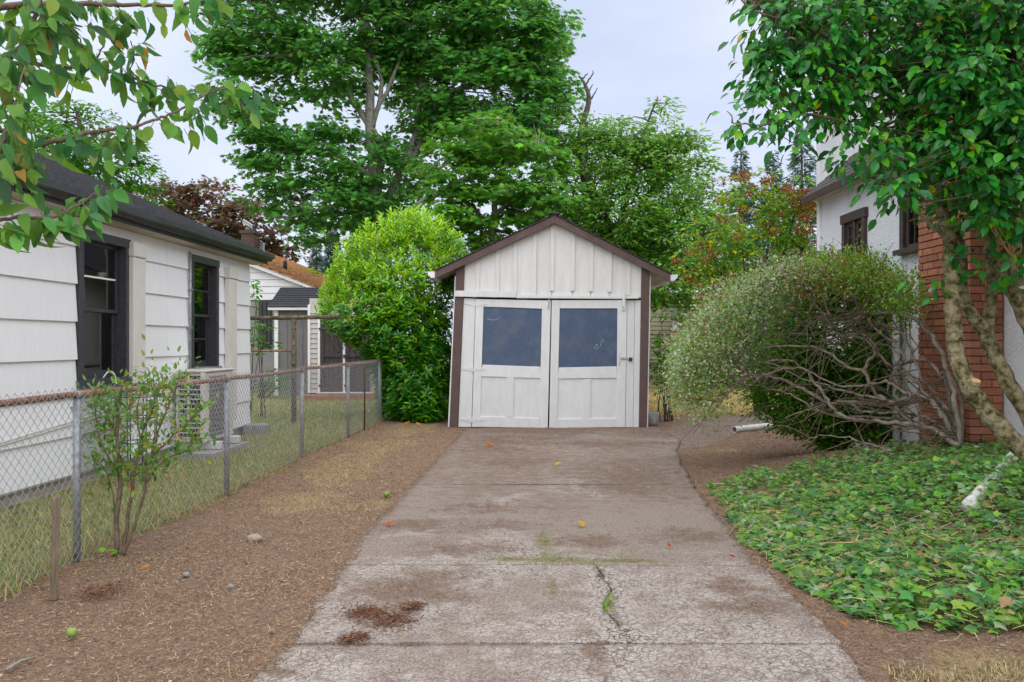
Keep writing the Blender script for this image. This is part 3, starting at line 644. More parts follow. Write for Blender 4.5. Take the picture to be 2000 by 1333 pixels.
# ------------------------------------------------------------------ house on the left
hl = empty('house', (-4.13, 7.02, 0), -math.atan(50 / F), 'white lap-sided house with dark windows behind the chain-link fence', 'house')
def lyu(u): return F * 4.3365 / (1050 - u) - 7.02
def hb(name, x0, x1, y0, y1, z0, z1, m, parent=hl, bev=.002): return MB().box(x0, x1, y0, y1, z0, z1).build(name, m, parent, local=True, bev=bev)
W1 = (lyu(155), lyu(243), 1.0, 2.43); W2 = (lyu(373), lyu(420), 1.04, 2.45); YC = lyu(487); YN = -5.2
# core behind the siding, in pieces round the windows
def seg(y0, y1, z0, z1): hb('wall', -.16, -.035, y0, y1, z0, z1, WHITE_WOOD, hl, 0)
seg(YN, W1[0], .12, 2.55); seg(W1[0], W1[1], .12, W1[2]); seg(W1[0], W1[1], W1[3], 2.55); seg(W1[1], W2[0], .12, 2.55)
seg(W2[0], W2[1], .12, W2[2]); seg(W2[0], W2[1], W2[3], 2.55); seg(W2[1], YC - .02, .12, 2.55)
hb('gable_wall', -7.8, -.03, YC - .2, YC - .02, 0, 2.6, WHITE_WOOD); hb('gable_wall', -7.8, -.03, YN, YN + .2, 0, 2.6, WHITE_WOOD)
hb('rear_wall', -7.9, -7.8, YN, YC, 0, 2.6, WHITE_WOOD)
hb('foundation', -.2, -.05, YN, YC - .05, -.2, .118, CONC)
ends = {0: [], 1: []}
zs = [.158 + .355 * k for k in range(8)]
def course(y0, y1, z0, z1):
    o = .022   # butt edge proud of the course below
    MB().hexa([(-.032, y0, z0), (o, y0, z0), (.0, y0, z1), (-.032, y0, z1), (-.032, y1, z0), (o, y1, z0), (.0, y1, z1), (-.032, y1, z1)]).build('siding_board', WHITE_WOOD, hl, local=True)
for k in range(7):
    z0, z1 = zs[k] - .004, min(zs[k + 1], 2.56) - .002
    cuts = [YN, -2.6 + .3 * (k % 2), -.55 - .25 * (k % 2)]
    spans = [(YN, -2.6 + .3 * (k % 2)), (-2.6 + .3 * (k % 2) + .004, W1[0] - .07)]
    if z1 <= W1[2] - .07 or z0 >= W1[3] + .0: spans = [(YN, -2.6), (-2.596, lyu(250))]; spans2 = []
    s2 = [(W1[1] + .07, lyu(325)), (lyu(325) + .004, W2[0] - .07)]; s3 = [(W2[1] + .07, YC)]
    for (a, b) in spans + s2 + s3:
        if z1 > 2.2 and zs[k] > 2.2: z1 = 2.56
        course(a, b, z0, z1)
    for W in (W1, W2):      # pieces under and over the window
        if z0 < W[2] - .06: course(W[0] - .066, W[1] + .066, z0, min(z1, W[2] - .06))
        if z1 > W[3] + .02: course(W[0] - .066, W[1] + .066, max(z0, W[3] + .01), z1)
def window(W, kind):
    y0, y1, z0, z1 = W
    wn = empty('window', (0, (y0 + y1) / 2, z0), 0); wn.parent = hl; MW[wn.name] = Matrix.Identity(4)
    cy_ = (y0 + y1) / 2; wn.location = (0, cy_, z0)
    def b(name, x0, x1, a, c, e, f, m, bev=.002): return MB().box(x0, x1, a - cy_, c - cy_, e - z0, f - z0).build(name, m, wn, local=True, bev=bev)
    t = .085
    b('casing', -.03, .035, y0 - .06, y0 + t - .06, z0 + .02, z1, WINFRAME); b('casing', -.03, .035, y1 - .025, y1 + .06, z0 + .02, z1, WINFRAME)
    b('head_casing', -.03, .042, y0 - .065, y1 + .065, z1 - .06, z1 + .03, WINFRAME)
    b('sill', -.12, .07, y0 - .08, y1 + .08, z0 - .055, z0 + .02, GREYPL if kind else WINFRAME)
    b('jamb', -.155, -.031, y0 - .04, y0 + .025, z0 + .02, z1 - .02, WINFRAME); b('jamb', -.155, -.031, y1 - .025, y1 + .04, z0 + .02, z1 - .02, WINFRAME)
    b('jamb', -.155, -.031, y0 + .026, y1 - .026, z1 - .06, z1 - .02, WINFRAME)
    zm = (z0 + z1) / 2 - .02
    for (za_, zb_, xo) in ((z0 + .02, zm + .02, -.115), (zm - .015, z1 - .06, -.08)):
        a, c = y0 + .03, y1 - .03
        b('stile', xo, xo + .03, a, a + .045, za_, zb_, WINFRAME); b('stile', xo, xo + .03, c - .045, c, za_, zb_, WINFRAME)
        hb_ = .075 if xo < -.1 else .035
        b('rail', xo + .001, xo + .029, a + .046, c - .046, za_, za_ + hb_, WINFRAME); b('rail', xo + .001, xo + .029, a + .046, c - .046, zb_ - .035, zb_, WINFRAME)
        mid = (za_ + hb_ + zb_ - .035) / 2
        if kind or xo > -.1: b('muntin', xo + .002, xo + .026, a + .046, c - .046, mid - .009, mid + .009, WHITE if not kind else WINFRAME)
        b('pane', xo + .012, xo + .016, a + .04, c - .04, za_ + .03, zb_ - .03, GLASS, 0)
    if kind == 0:
        b('blind_or_room_back', -.150, -.142, y0 + .03, y1 - .16, z0 + .03, zm + .02, BEIGE, 0); b('blind_or_room_back', -.150, -.142, y0 + .03, y1 - .03, zm + .03, z1 - .07, GREYWALL, 0)
    else: b('blind_or_room_back', -.50, -.49, y0 - .3, y1 + .3, z0 - .2, z1 + .2, DARKIN, 0)  # no blind here: near-black sheet puts the dark of the room into colour
    return wn
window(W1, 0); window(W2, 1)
def cover(u0, u1, ztop, zb):
    y0, y1 = lyu(u0), lyu(u1)
    c = hb('line_cover', .012, .085, y0, y1, zb, ztop - .16, BEIGE, hl, .008); hb('line_cover_cap', .010, .098, y0 - .008, y1 + .008, ztop - .158, ztop, BEIGE, hl, .012)
cover(246, 270, 2.44, .62); cover(437, 452, 2.42, .30)
MB().tube([(.035, lyu(366), 2.5), (.035, lyu(366), 1.05)], .017, 8).build('conduit', GALV, hl, True, local=True)
for z in (1.55, 2.02): hb('conduit_strap', .013, .06, lyu(366) - .03, lyu(366) + .03, z, z + .025, GALV)
hb('junction_box', .012, .10, lyu(366) - .02, lyu(366) + .17, .88, 1.06, GALV, hl, .006)
MB().tube(smoothpts([(.02, YN, .52), (.03, -2, .50), (.03, -.5, .53), (.03, .4, .58), (.03, 1.6, .66), (.03, 2.2, .70)], 3), .005, 6).build('cable', BEIGE, hl, True, local=True)
MB().tube(smoothpts([(.02, YN, .545), (.03, -2, .53), (.03, -.5, .55), (.035, .5, .615), (.03, 1.6, .69), (.03, 2.2, .72)], 3), .006, 6).build('cable', BEIGE, hl, True, local=True)
MB().tube(smoothpts([(.075, W1[0] + .30, 1.03), (.10, W1[0] + .36, 1.09), (.12, W1[0] + .44, 1.06), (.13, W1[0] + .47, .90), (.10, W1[0] + .50, .75)], 4), .006, 6).build('antenna_wire', WHITE, hl, True, local=True)
# eaves and roof, pitch 0.43
OV = .19; ZE = 2.66; PITCH = .43
MB().hexa([(-.03, YN - .3, 2.562), (OV - .02, YN - .3, 2.585), (OV - .02, YN - .3, 2.605), (-.03, YN - .3, 2.62), (-.03, YC + .25, 2.562), (OV - .02, YC + .25, 2.585), (OV - .02, YC + .25, 2.605), (-.03, YC + .25, 2.62)]).build('soffit', SOFFIT, hl, local=True)
hb('fascia', OV - .018, OV + .004, YN - .3, YC + .26, 2.575, 2.715, CHAR)
MB().prism([(OV + .006, YN - .35, 2.715), (OV + .006, YN - .35, 2.615), (OV + .06, YN - .35, 2.615), (OV + .09, YN - .35, 2.655), (OV + .115, YN - .35, 2.665), (OV + .115, YN - .35, 2.72)], (0, YC + .62 - YN, 0)).build('gutter', CHAR, hl, local=True)
nc = 30; run = 4.5
for i in range(nc):
    x0 = OV + .05 - i * run / nc; x1 = OV + .05 - (i + 1.25) * run / nc
    za_ = 2.725 + (OV + .05 - x0) * PITCH; zb_ = 2.725 + (OV + .05 - x1) * PITCH - .014
    MB().hexa([(x1, YN - .4, zb_), (x0, YN - .4, za_), (x0, YN - .4, za_ + .02), (x1, YN - .4, zb_ + .006), (x1, YC + .30, zb_), (x0, YC + .30, za_), (x0, YC + .30, za_ + .02), (x1, YC + .30, zb_ + .006)]).build('shingle_course', SHINGLE, hl, local=True)
zr = 2.725 + run * PITCH
MB().hexa([(OV + .05 - run - 4.5, YN - .4, 2.62), (OV + .05 - run, YN - .4, zr - .02), (OV + .05 - run, YN - .4, zr), (OV + .05 - run - 4.5, YN - .4, 2.66), (OV + .05 - run - 4.5, YC + .30, 2.62), (OV + .05 - run, YC + .30, zr - .02), (OV + .05 - run, YC + .30, zr), (OV + .05 - run - 4.5, YC + .30, 2.66)]).build('rear_roof', SHINGLE, hl, local=True)
MB().prism([(-.04, YC - .03, 2.56), (-7.6, YC - .03, 2.56), (-3.9, YC - .03, 4.25)], (0, -.1, 0)).build('gable', WHITE_WOOD, hl, local=True)
MB().hexa([(OV, YC + .262, 2.575), (OV, YC + .285, 2.575), (OV, YC + .285, 2.71), (OV, YC + .262, 2.71), (-4, YC + .262, 4.36), (-4, YC + .285, 4.36), (-4, YC + .285, 4.50), (-4, YC + .262, 4.50)]).build('rake_board', CHAR, hl, local=True)

DC = 27.0
c0 = P(488, 460, DC)
ch = empty('chimney', (c0.x, DC, 0), 0, 'small old brick chimney with a shiny metal cowl above the white house eave', 'chimney')
zt0 = P(0, 452, DC).z
MB().box(c0.x - .21, c0.x + .19, DC - .2, DC + .2, 0, zt0 - .1).build('stack', CHIMBRICK, ch, bev=.01)
MB().box(c0.x - .26, c0.x + .24, DC - .25, DC + .25, zt0 - .1, zt0).build('cap', CHIMBRICK, ch, bev=.01)
MB().tube([(c0.x - .02, DC, zt0), (c0.x - .02, DC, zt0 + .12)], .11, 10).build('flue', GALV, ch, True)
mb = MB(); ctr = Vector((c0.x - .02, DC, zt0 + .12)); ring = []
for a in range(9):          # half-shell wind cowl open to the right
    s_ = rad(a * 22.5); ring.append((ctr + Vector((-.16, .16 * math.cos(s_), .16 * math.sin(s_) + .10)), ctr + Vector((.14, .17 * math.cos(s_), .12 * math.sin(s_) - .05))))
for a in range(8):
    p_, q_ = ring[a], ring[a + 1]; mb.add([p_[0], p_[1], q_[1], q_[0]], [(0, 1, 2, 3)]); mb.add([p_[0], q_[0], ctr + Vector((-.15, 0, .10))], [(0, 1, 2)])
mb.build('cowl', STEEL, ch)
MB().tube([(c0.x + .34, DC + .1, 2.4), (c0.x + .34, DC + .1, zt0 - .35)], .09, 8).build('vent_pipe', GALV, ch, True)

# outdoor heat pump unit
hp = empty('heat_pump', (-3.78, 10.75, 0), -.03, 'ivory outdoor heat pump unit with fan grille beside the white house', 'heat pump')
def ab(name, x0, x1, y0, y1, z0, z1, m, bev=.004): return MB().box(x0, x1, y0, y1, z0, z1).build(name, m, hp, local=True, bev=bev)
y0, y1, x0, x1, z0, z1 = -.46, .50, -.18, .17, .19, 1.02
ab('cabinet', x0, x1, y0 + .03, y1, z0, z1, ACMETAL, .015)
ab('coil', x0 + .04, x1 - .075, y0 + .012, y0 + .028, z0 + .06, z1 - .04, ACDARK, 0)
for i in range(13): ab('guard_slat', x0 + .03, x1 - .06, y0, y0 + .011, z0 + .055 + i * .057, z0 + .068 + i * .057, ACMETAL, 0)
for xx in (x0, x0 + .135, x1 - .06): ab('guard_post', xx, xx + (.06 if xx > x0 + .2 else .022), y0 - .004, y0 + .03, z0, z1, ACMETAL)
ab('grille_recess', x1 + .001, x1 + .010, y0 + .12, y0 + .66, z0 + .06, z1 - .05, ACGRILL, 0)
for i in range(12): ab('grille_bar', x1 + .011, x1 + .020, y0 + .12, y0 + .66, z0 + .075 + i * .06, z0 + .087 + i * .06, ACGRILL, 0)
for r in (.08, .16, .24):
    MB().tube([(x1 + .026, y0 + .39 + r * math.cos(t), (z0 + z1) / 2 + r * math.sin(t)) for t in np.linspace(0, 6.2832, 25)], .004, 4, False).build('grille_ring', ACGRILL, hp, local=True)
ab('top_lid', x0 - .01, x1 + .015, y0 + .0, y1 + .01, z1 + .001, z1 + .03, ACMETAL, .01)
for yy in (-.3, .32): ab('foot', x0 - .06, x1 + .12, yy, yy + .10, .092, .189, PVC, .01)
ab('pad', x0 - .10, x1 + .16, y0 - .16, y1 + .12, 0.0, .09, BLOCK, .01)
b_ = MB().box(-.17, .17, -.11, .11, 0, .17).build('concrete_block', BLOCK, None, bev=.012); b_.location = G(500, 851); b_.rotation_euler.z = .2
tag(b_, 'grey concrete block on the grass at the far house corner', 'block')
# dark wire plant cage against the house
cg = empty('wire_cage', (-3.62, 8.4, 0), .1, 'tall dark wire plant cage against the white house behind the leafy shrub', 'wire cage')
mb = MB()
for a in range(8):
    x, y = .17 * math.cos(a * .785), .17 * math.sin(a * .785); MB().tube([(x, y, 0), (x * 1.15, y * 1.15, .98)], .007, 5).build('upright', CHAR, cg, True, local=True)
for z in (.18, .42, .66, .86, .97):
    MB().tube([(.175 * (1 + .15 * z) * math.cos(t), .175 * (1 + .15 * z) * math.sin(t), z) for t in np.linspace(0, 6.2832, 17)], .006, 4, False).build('hoop', CHAR, cg, local=True)

# ------------------------------------------------------------------ chain-link fence
fe = empty('chain_link_fence', (fpost[1].x, fpost[1].y, 0), 0, 'galvanized chain-link fence with rusty top rail along the left side', 'fence')
fp = [fline[0]] + fpost
def along(s):
    for i in range(len(fp) - 1):
        l = (fp[i + 1] - fp[i]).length
        if s <= l or i == len(fp) - 2: return fp[i].lerp(fp[i + 1], s / l), (fp[i + 1] - fp[i]).normalized()
        s -= l
TOT = sum((fp[i + 1] - fp[i]).length for i in range(len(fp) - 1))
for i, p in enumerate(fpost[:4]):
    r = .024
    MB().tube([(p.x - .0, p.y, -.05), (p.x, p.y, 1.03)], r, 10).build('post', GALV, fe, True)
    MB().tube([(p.x, p.y, 1.031), (p.x, p.y, 1.055), (p.x, p.y, 1.075)], [.029, .029, .012], 10).build('post_cap', GALV, fe, True)
e_ = fpost[4]; MB().tube([(e_.x, e_.y, -.05), (e_.x, e_.y, 1.12)], .03, 10).build('post', GALV, fe, True)
for i in range(len(fp) - 1):
    a, b = fp[i].copy(), fp[i + 1].copy(); a.z = b.z = 1.055 + (.01 if i > 2 else 0); off = Vector((.0, 0, 0))
    MB().tube([a, a.lerp(b, .5) + Vector((0, 0, -.012)), b], .021, 8).build('top_rail', RUST, fe, True)
mb = MB(); p_ = .036; N_ = int(TOT / p_); nk = 31; zt = 1.10; zb0 = .03; dz = (zt - zb0) / nk
for i in range(N_):
    pts = []
    a0, dr0 = along(i * p_); a1, _ = along((i + 1) * p_); nrm_ = Vector((dr0.y, -dr0.x, 0)) * .031
    sag = .012 * math.sin(i * .05) 
    for k in range(nk + 1):
        a = a0 if (k + i) % 2 == 0 else a1
        pts.append(Vector((a.x, a.y, zb0 + k * dz + sag * (1 - k / nk))) + nrm_ * (1 + .06 * (1 if (k + i) % 2 else -1)))
    mb.tube(pts, .0022, 3, False)
o = mb.build('chain_link_mesh', WIRE, fe, True); o['kind'] = 'stuff'
st = MB().hexa([(-.02, -.012, 0), (.02, -.012, 0), (.018, -.012, .56), (-.022, -.012, .54), (-.02, .012, 0), (.02, .012, 0), (.018, .012, .55), (-.022, .012, .56)]).build('wooden_stake', WOODGREY, None, bev=.003)
st.location = G(105, 1172); st.rotation_euler = (0, rad(1.5), .5); tag(st, 'short weathered wooden stake in the dirt in front of the fence', 'stake')
rs = MB().tube([(0, 0, -.05), (.005, 0, .5), (0, 0, .98)], .012, 6).build('steel_stake', DARKRUST, None, True); rs.location = G(712, 843) + Vector((.0, 0, -.05)); tag(rs, 'thin dark rusty steel stake near the far end of the fence', 'stake')

# pipe clothesline frame
tf = empty('pipe_frame', (P(574, 800, 14.6).x, 14.6, 0), 0, 'mossy T-shaped pipe frame standing on the lawn behind the fence', 'clothesline post')
pp = lambda u, v: P(u, v, 14.6)
MB().tube([(pp(574, 0).x, 14.6, -.1), pp(574, 624)], .042, 10).build('post', MOSSPIPE, tf, True)
MB().tube([pp(484, 622), pp(574, 621), pp(662, 619)], .034, 10).build('crossbar', MOSSPIPE, tf, True)
MB().tube([pp(484, 686), pp(572, 686)], .016, 8).build('lower_bar', RUST, tf, True)

# ------------------------------------------------------------------ buildings behind on the left
def wbox(name, u0, u1, v0, v1, d, dep, m, parent, bev=.004, z0=None):
    a, b = P(u0, v1, d), P(u1, v0, d)
    return MB().box(a.x, b.x, d, d + dep, a.z if z0 is None else z0, b.z).build(name, m, parent, bev=bev)
DN = 26.0
nb = empty('neighbour_house', (P(520, 700, DN).x, DN, 0), 0, 'far white and grey house with orange moss covering its roof', 'house')
wbox('lower_wall', 380, 640, 586, 0, DN, 5, GREYWALL, nb, z0=0) if False else MB().box(P(380, 0, DN).x, P(640, 0, DN).x, DN, DN + 5, 0, P(0, 586, DN).z).build('lower_wall', GREYWALL, nb)
for k, v in enumerate((640, 665)): wbox('wall_batten', 488, 545, v, v + 1, DN - .02, .015, SHEDBROWN, nb, 0)
rv = lambda u: 513 + (u - 490) * .385
for k in range(6):          # lap boards of the gable
    va, vb = 586 - k * 13.2, 586 - (k + 1) * 13.2 + .5; ul = 380
    ur = 490 + (va - 513 - 6) / .385; ur2 = 490 + (vb - 513 - 6) / .385
    if ur < ul: break
    q = [P(ul, va, DN), P(max(ur, ul + 1), va, DN), P(max(ur2, ul + 1), vb, DN), P(ul, vb, DN)]; fr = [x + Vector((0, -.05, 0)) for x in q[:2]] + [x + Vector((0, -.02, 0)) for x in q[2:]]
    MB().hexa(fr + [x + Vector((0, .1, 0)) for x in q]).build('gable_board', WHITE, nb)
q = [P(380, rv(380) + 8, DN), P(640, rv(640) + 6, DN), P(640, rv(640), DN), P(380, rv(380), DN)]
MB().hexa([x + Vector((0, -.25, 0)) for x in q] + [x + Vector((0, -.2, 0)) for x in q]).build('rake_board', WHITE, nb)
q = [P(380, rv(380) - .5, DN), P(640, rv(640) - .5, DN), P(640, rv(640) - 4, DN), P(380, rv(380) - 4, DN)]
a_, b_2 = q[3], q[2]; lift = Vector((0, 6, .42))
MB().hexa([x + Vector((0, -.3, 0)) for x in q] + [q[0] + lift, q[1] + lift, q[2] + lift, q[3] + lift]).build('roof', MOSSROOF, nb)
MB().tube([P(557, 530, DN + 1.5), P(557, 510, DN + 1.5)], .07, 8).build('stove_pipe', CHAR, nb, True)
for (u0, u1) in ((505, 531),):
    wn = wbox('window', u0, u1, 588, 680, DN - .05, .06, CHAR, nb)
    for k in range(3): wbox('shutter_slat', u0 + 2 + k * 8, u0 + 7 + k * 8, 590, 678, DN - .08, .03, CHAR, wn, .002)
# small grey shed with shingled hip roof
DG = 22.5
sg = empty('grey_shed', (P(580, 700, DG).x, DG, 0), 0, 'small grey board shed with shingle roof and white corner posts', 'shed')
MB().box(P(540, 0, DG).x, P(650, 0, DG).x, DG, DG + 2, 0, P(0, 606, DG).z).build('wall', GREYPL, sg)
for u in (560, 575, 590): wbox('batten', u, u + 1.2, 608, 742, DG - .015, .014, GREYPL, sg, 0, .05)
MB().box(P(537, 0, DG).x, P(544, 0, DG).x, DG - .06, DG + .04, 0, P(0, 606, DG).z).build('corner_post', WHITE, sg)
wbox('eave_board', 523, 660, 600, 606, DG - .22, .12, WHITE, sg)
hq = [P(523, 600, DG - .25), P(660, 600, DG - .25), P(645, 562, DG + .9), P(549, 562, DG + .9)]; nr_ = 9
for i in range(nr_):
    s0, s1 = i / nr_, (i + 1.15) / nr_; a, b = hq[0].lerp(hq[3], s0), hq[1].lerp(hq[2], s0); c, d = hq[1].lerp(hq[2], min(s1, 1)), hq[0].lerp(hq[3], min(s1, 1)); t_ = Vector((0, -.02, .03)); t2 = Vector((0, 0, .005))
    MB().hexa([a, b, b + t_, a + t_, d, c, c + t2, d + t2]).build('shingle_course', SHINGLE, sg)
MB().hexa([hq[0] + Vector((.03, .02, -.02)), hq[3] + Vector((0, 0, -.02)), hq[3], hq[0] + Vector((.03, .02, 0)), hq[0] + Vector((.2, 2.3, -.02)), hq[3] + Vector((0, .5, -.02)), hq[3] + Vector((0, .5, 0)), hq[0] + Vector((.2, 2.3, 0))]).build('hip_side', SHINGLE, sg)
# tan shed with brown doors
DT = 20.6
ts = empty('tan_shed', (P(660, 780, DT).x, DT, 0), 0, 'tan vinyl shed with dark brown braced doors on a wooden base', 'shed')
xa, xb = P(604, 0, DT).x, P(770, 0, DT).x; zt_ = P(0, 612, DT).z; zf = P(0, 768, DT).z
MB().box(xa, xb, DT + .02, DT + 1.8, zf, zt_ + .35).build('wall', TAN, ts)
for i in range(17):
    z = zf + i * .118
    MB().hexa([(xa + .03, DT - .012, z), (P(622, 0, DT).x, DT - .012, z), (P(622, 0, DT).x, DT + .012, z + .112), (xa + .03, DT + .012, z + .112), (xa + .03, DT + .03, z), (P(622, 0, DT).x, DT + .03, z), (P(622, 0, DT).x, DT + .03, z + .112), (xa + .03, DT + .03, z + .112)]).build('siding_board', TAN, ts)
MB().box(xa - .03, xa + .028, DT - .03, DT + .1, zf, zt_ + .2).build('corner_trim', WHITE, ts)
for u in (622, 671): wbox('door_trim', u - 1.5, u + 3, 620, 768, DT - .04, .05, WHITE, ts, .002)
wbox('door_trim', 620, 740, 766.5, 769, DT - .05, .06, WHITE, ts, .002)
for (u0, u1) in ((626, 669), (675, 722)):
    dn_ = empty('door', P(u0, 766, DT - .03), 0); dn_.parent = ts; dn_.matrix_parent_inverse = MW[ts.name].inverted()
    n = 5
    for i in range(n): wbox('plank', u0 + (u1 - u0) * i / n + .2, u0 + (u1 - u0) * (i + 1) / n - .2, 622, 765.5, DT - .02, .03, SHEDBROWN, dn_, .002)
    for (va, vb) in ((622, 630), (690, 698), (757, 765.5)): wbox('rail', u0 + 6, u1 - 4, va, vb, DT - .045, .024, SHEDBROWN, dn_, .002)
    wbox('stile', u0, u0 + 5.5, 622, 765.5, DT - .045, .024, SHEDBROWN, dn_, .002); wbox('stile', u1 - 3.5, u1, 622, 765.5, DT - .045, .024, SHEDBROWN, dn_, .002)
    q = [P(u0 + 6, 634, DT), P(u0 + 11, 631, DT), P(u1 - 4, 686, DT), P(u1 - 9, 689, DT)]
    MB().hexa([x + Vector((0, -.044, 0)) for x in q] + [x + Vector((0, -.021, 0)) for x in q]).build('brace', SHEDBROWN, dn_)
    for v in (641, 752): wbox('hinge', u0 - 4, u0 + 8, v, v + 3, DT - .06, .013, CHAR, dn_, .001)
wbox('latch', 670, 680, 693, 699, DT - .07, .02, CHAR, ts, .002)
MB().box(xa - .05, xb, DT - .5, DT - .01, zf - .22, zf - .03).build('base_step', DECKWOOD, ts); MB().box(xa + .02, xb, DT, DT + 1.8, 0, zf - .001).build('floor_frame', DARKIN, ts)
for k in (0, .9, 1.8): MB().box(xa + .1 + k * .8, xa + .25 + k * .8, DT - .45, DT - .1, 0, zf - .221).build('skid', DECKWOOD, ts)

# ------------------------------------------------------------------ far pale yellow house behind the garage
DY = 30.0
yh = empty('yellow_house', (P(1330, 600, DY).x, DY, 0), 0, 'far pale yellow house with a small white gable window behind the garage', 'house')
for k in range(20):
    va, vb = 735 - k * 8.2, 735 - (k + 1) * 8.2 + .3
    lim = 1440 if va > 612 else 1440 - (612 - va) * 2.3
    if lim < 1250: break
    a, b = P(1150, va, DY), P(lim, vb, DY)
    MB().hexa([(a.x, DY - .03, a.z), (b.x, DY - .03, a.z), (b.x, DY, b.z), (a.x, DY, b.z), (a.x, DY + .05, a.z), (b.x, DY + .05, a.z), (b.x, DY + .05, b.z), (a.x, DY + .05, b.z)]).build('siding_board', YELLOWWALL, yh)
MB().box(P(1150, 0, DY).x, P(1440, 0, DY).x, DY + .06, DY + 4, 0, P(0, 615, DY).z).build('wall', YELLOWWALL, yh)
ww = wbox('window', 1280, 1297, 578, 597, DY - .06, .05, CHAR, yh); wbox('pane', 1282, 1295, 580, 595, DY - .075, .012, WHITE, ww, 0)
q = [P(1240, 562, DY), P(1450, 620, DY), P(1450, 612, DY), P(1240, 554, DY)]
MB().hexa([x + Vector((0, -.4, 0)) for x in q] + [x + Vector((0, 4, .3)) for x in q]).build('roof', SHINGLE, yh)
q = [P(1310, 626, DY - 2), P(1420, 626, DY - 2), P(1420, 612, DY - .1), P(1338, 612, DY - .1)]
MB().hexa(q + [x + Vector((0, .05, .12)) for x in q]).build('porch_roof', SHINGLE, yh)
for u in (1318, 1412): MB().box(P(u, 0, DY - 1.9).x - .06, P(u, 0, DY - 1.9).x + .06, DY - 1.95, DY - 1.83, 0, P(0, 626, DY - 1.9).z).build('porch_post', WHITE, yh)

# ------------------------------------------------------------------ stucco house on the right with brick chimney
XW = 4.47; XC = 4.16; YE = XW * F / 600
rh = empty('stucco_house', (XW, 9, 0), 0, 'white stucco house with dark brown windows behind the camellia tree', 'house')
V1 = (XW * F / 693, XW * F / 651, 2.40, 3.03); V2 = (8.95, 9.93, 2.40, 3.40)
def rb(name, x0, x1, y0, y1, z0, z1, m, parent=rh, bev=.003): return MB().box(x0, x1, y0, y1, z0, z1).build(name, m, parent, bev=bev)
def rseg(y0, y1, z0, z1): rb('wall', XW, XW + .2, y0, y1, z0, z1, STUCCO, rh, 0)
rseg(1.5, V2[0], -.1, 3.6); rseg(V2[0], V2[1], -.1, V2[2]); rseg(V2[0], V2[1], V2[3], 3.6); rseg(V2[1], V1[0], -.1, 3.6); rseg(V1[0], V1[1], -.1, V1[2]); rseg(V1[0], V1[1], V1[3], 3.6); rseg(V1[1], YE, -.1, 3.6)
rb('end_wall', XW + .2, XW + 7, YE - .2, YE, -.1, 3.6, STUCCO); rb('rear_wall', XW + 6.8, XW + 7, 1.5, YE - .2, -.1, 3.6, STUCCO); rb('near_wall', XW + .2, XW + 6.8, 1.5, 1.7, -.1, 3.6, STUCCO)
rb('corner_trim', XW - .03, XW + .1, YE - .1, YE + .02, 0, 3.5, WHITE)
for (y0, y1, z0, z1) in (V1, V2):
    wn = empty('window', (XW, (y0 + y1) / 2, z0), 0); wn.parent = rh; wn.matrix_parent_inverse = MW[rh.name].inverted()
    rb('frame', XW - .045, XW + .06, y0 - .02, y0 + .07, z0, z1, DKBROWN, wn); rb('frame', XW - .045, XW + .06, y1 - .07, y1 + .02, z0, z1, DKBROWN, wn)
    rb('head', XW - .055, XW + .06, y0 - .05, y1 + .05, z1 - .07, z1 + .05, DKBROWN, wn); rb('sill', XW - .10, XW + .06, y0 - .07, y1 + .07, z0 - .03, z0 + .03, DKBROWN, wn)
    ym = (y0 + y1) / 2; rb('mullion', XW - .03, XW + .06, ym - .035, ym + .035, z0 + .031, z1 - .071, DKBROWN, wn)
    for (a, b) in ((y0 + .071, ym - .036), (ym + .036, y1 - .071)):
        rb('stile', XW - .005, XW + .03, a, a + .045, z0 + .03, z1 - .07, DKBROWN, wn); rb('stile', XW - .005, XW + .03, b - .045, b, z0 + .03, z1 - .07, DKBROWN, wn)
        rb('rail', XW - .004, XW + .029, a + .046, b - .046, z0 + .031, z0 + .08, DKBROWN, wn); rb('rail', XW - .004, XW + .029, a + .046, b - .046, z1 - .12, z1 - .071, DKBROWN, wn)
        rb('muntin', XW + .0, XW + .02, (a + b) / 2 - .009, (a + b) / 2 + .009, z0 + .08, z1 - .12, DKBROWN, wn, 0)
        for k in (1, 2): rb('muntin', XW + .001, XW + .019, a + .045, b - .045, z0 + .08 + (z1 - z0 - .2) * k / 3 - .008, z0 + .08 + (z1 - z0 - .2) * k / 3 + .008, DKBROWN, wn, 0)
        rb('pane', XW + .010, XW + .013, a + .04, b - .04, z0 + .07, z1 - .11, GLASS, wn, 0)
    rb('blind_or_room_back', XW + .5, XW + .52, y0 - .5, y1 + .5, z0 - .3, z1 + .3, GREYPL, wn, 0)
# lower roof skirt and upper storey
EA = Vector((XW - .24, YE + .06, 3.47)); PT = .85
for i in range(9):
    s0, s1 = i * .15, (i + 1.2) * .15; k = .76
    p0 = Vector((EA.x + s0 * k, 0, EA.z + s0 * (1 - k * k) ** .5)); p1 = Vector((EA.x + s1 * k, 0, EA.z + s1 * (1 - k * k) ** .5 - .012))
    MB().hexa([(p0.x, 1.0, p0.z), (p0.x, EA.y, p0.z), (p0.x, EA.y, p0.z + .02), (p0.x, 1.0, p0.z + .02), (p1.x, 1.0, p1.z), (p1.x, EA.y, p1.z), (p1.x, EA.y, p1.z + .008), (p1.x, 1.0, p1.z + .008)]).build('shingle_course', SHINGLE_W, rh)
rb('soffit', EA.x + .03, XW, 1.0, EA.y - .05, 3.43, 3.45, SOFFIT); rb('fascia', EA.x, EA.x + .028, 1.0, EA.y - .02, 3.385, 3.475, DKBROWN)
UX = XW + .52
UYE = UX * F / 598.
rb('upper_wall', UX, UX + 6, 1.2, UYE, 3.6, 6.3, STUCCO, rh, 0); rb('corner_trim', UX - .02, UX + .09, UYE - .09, UYE + .03, 3.9, 6.3, WHITE)
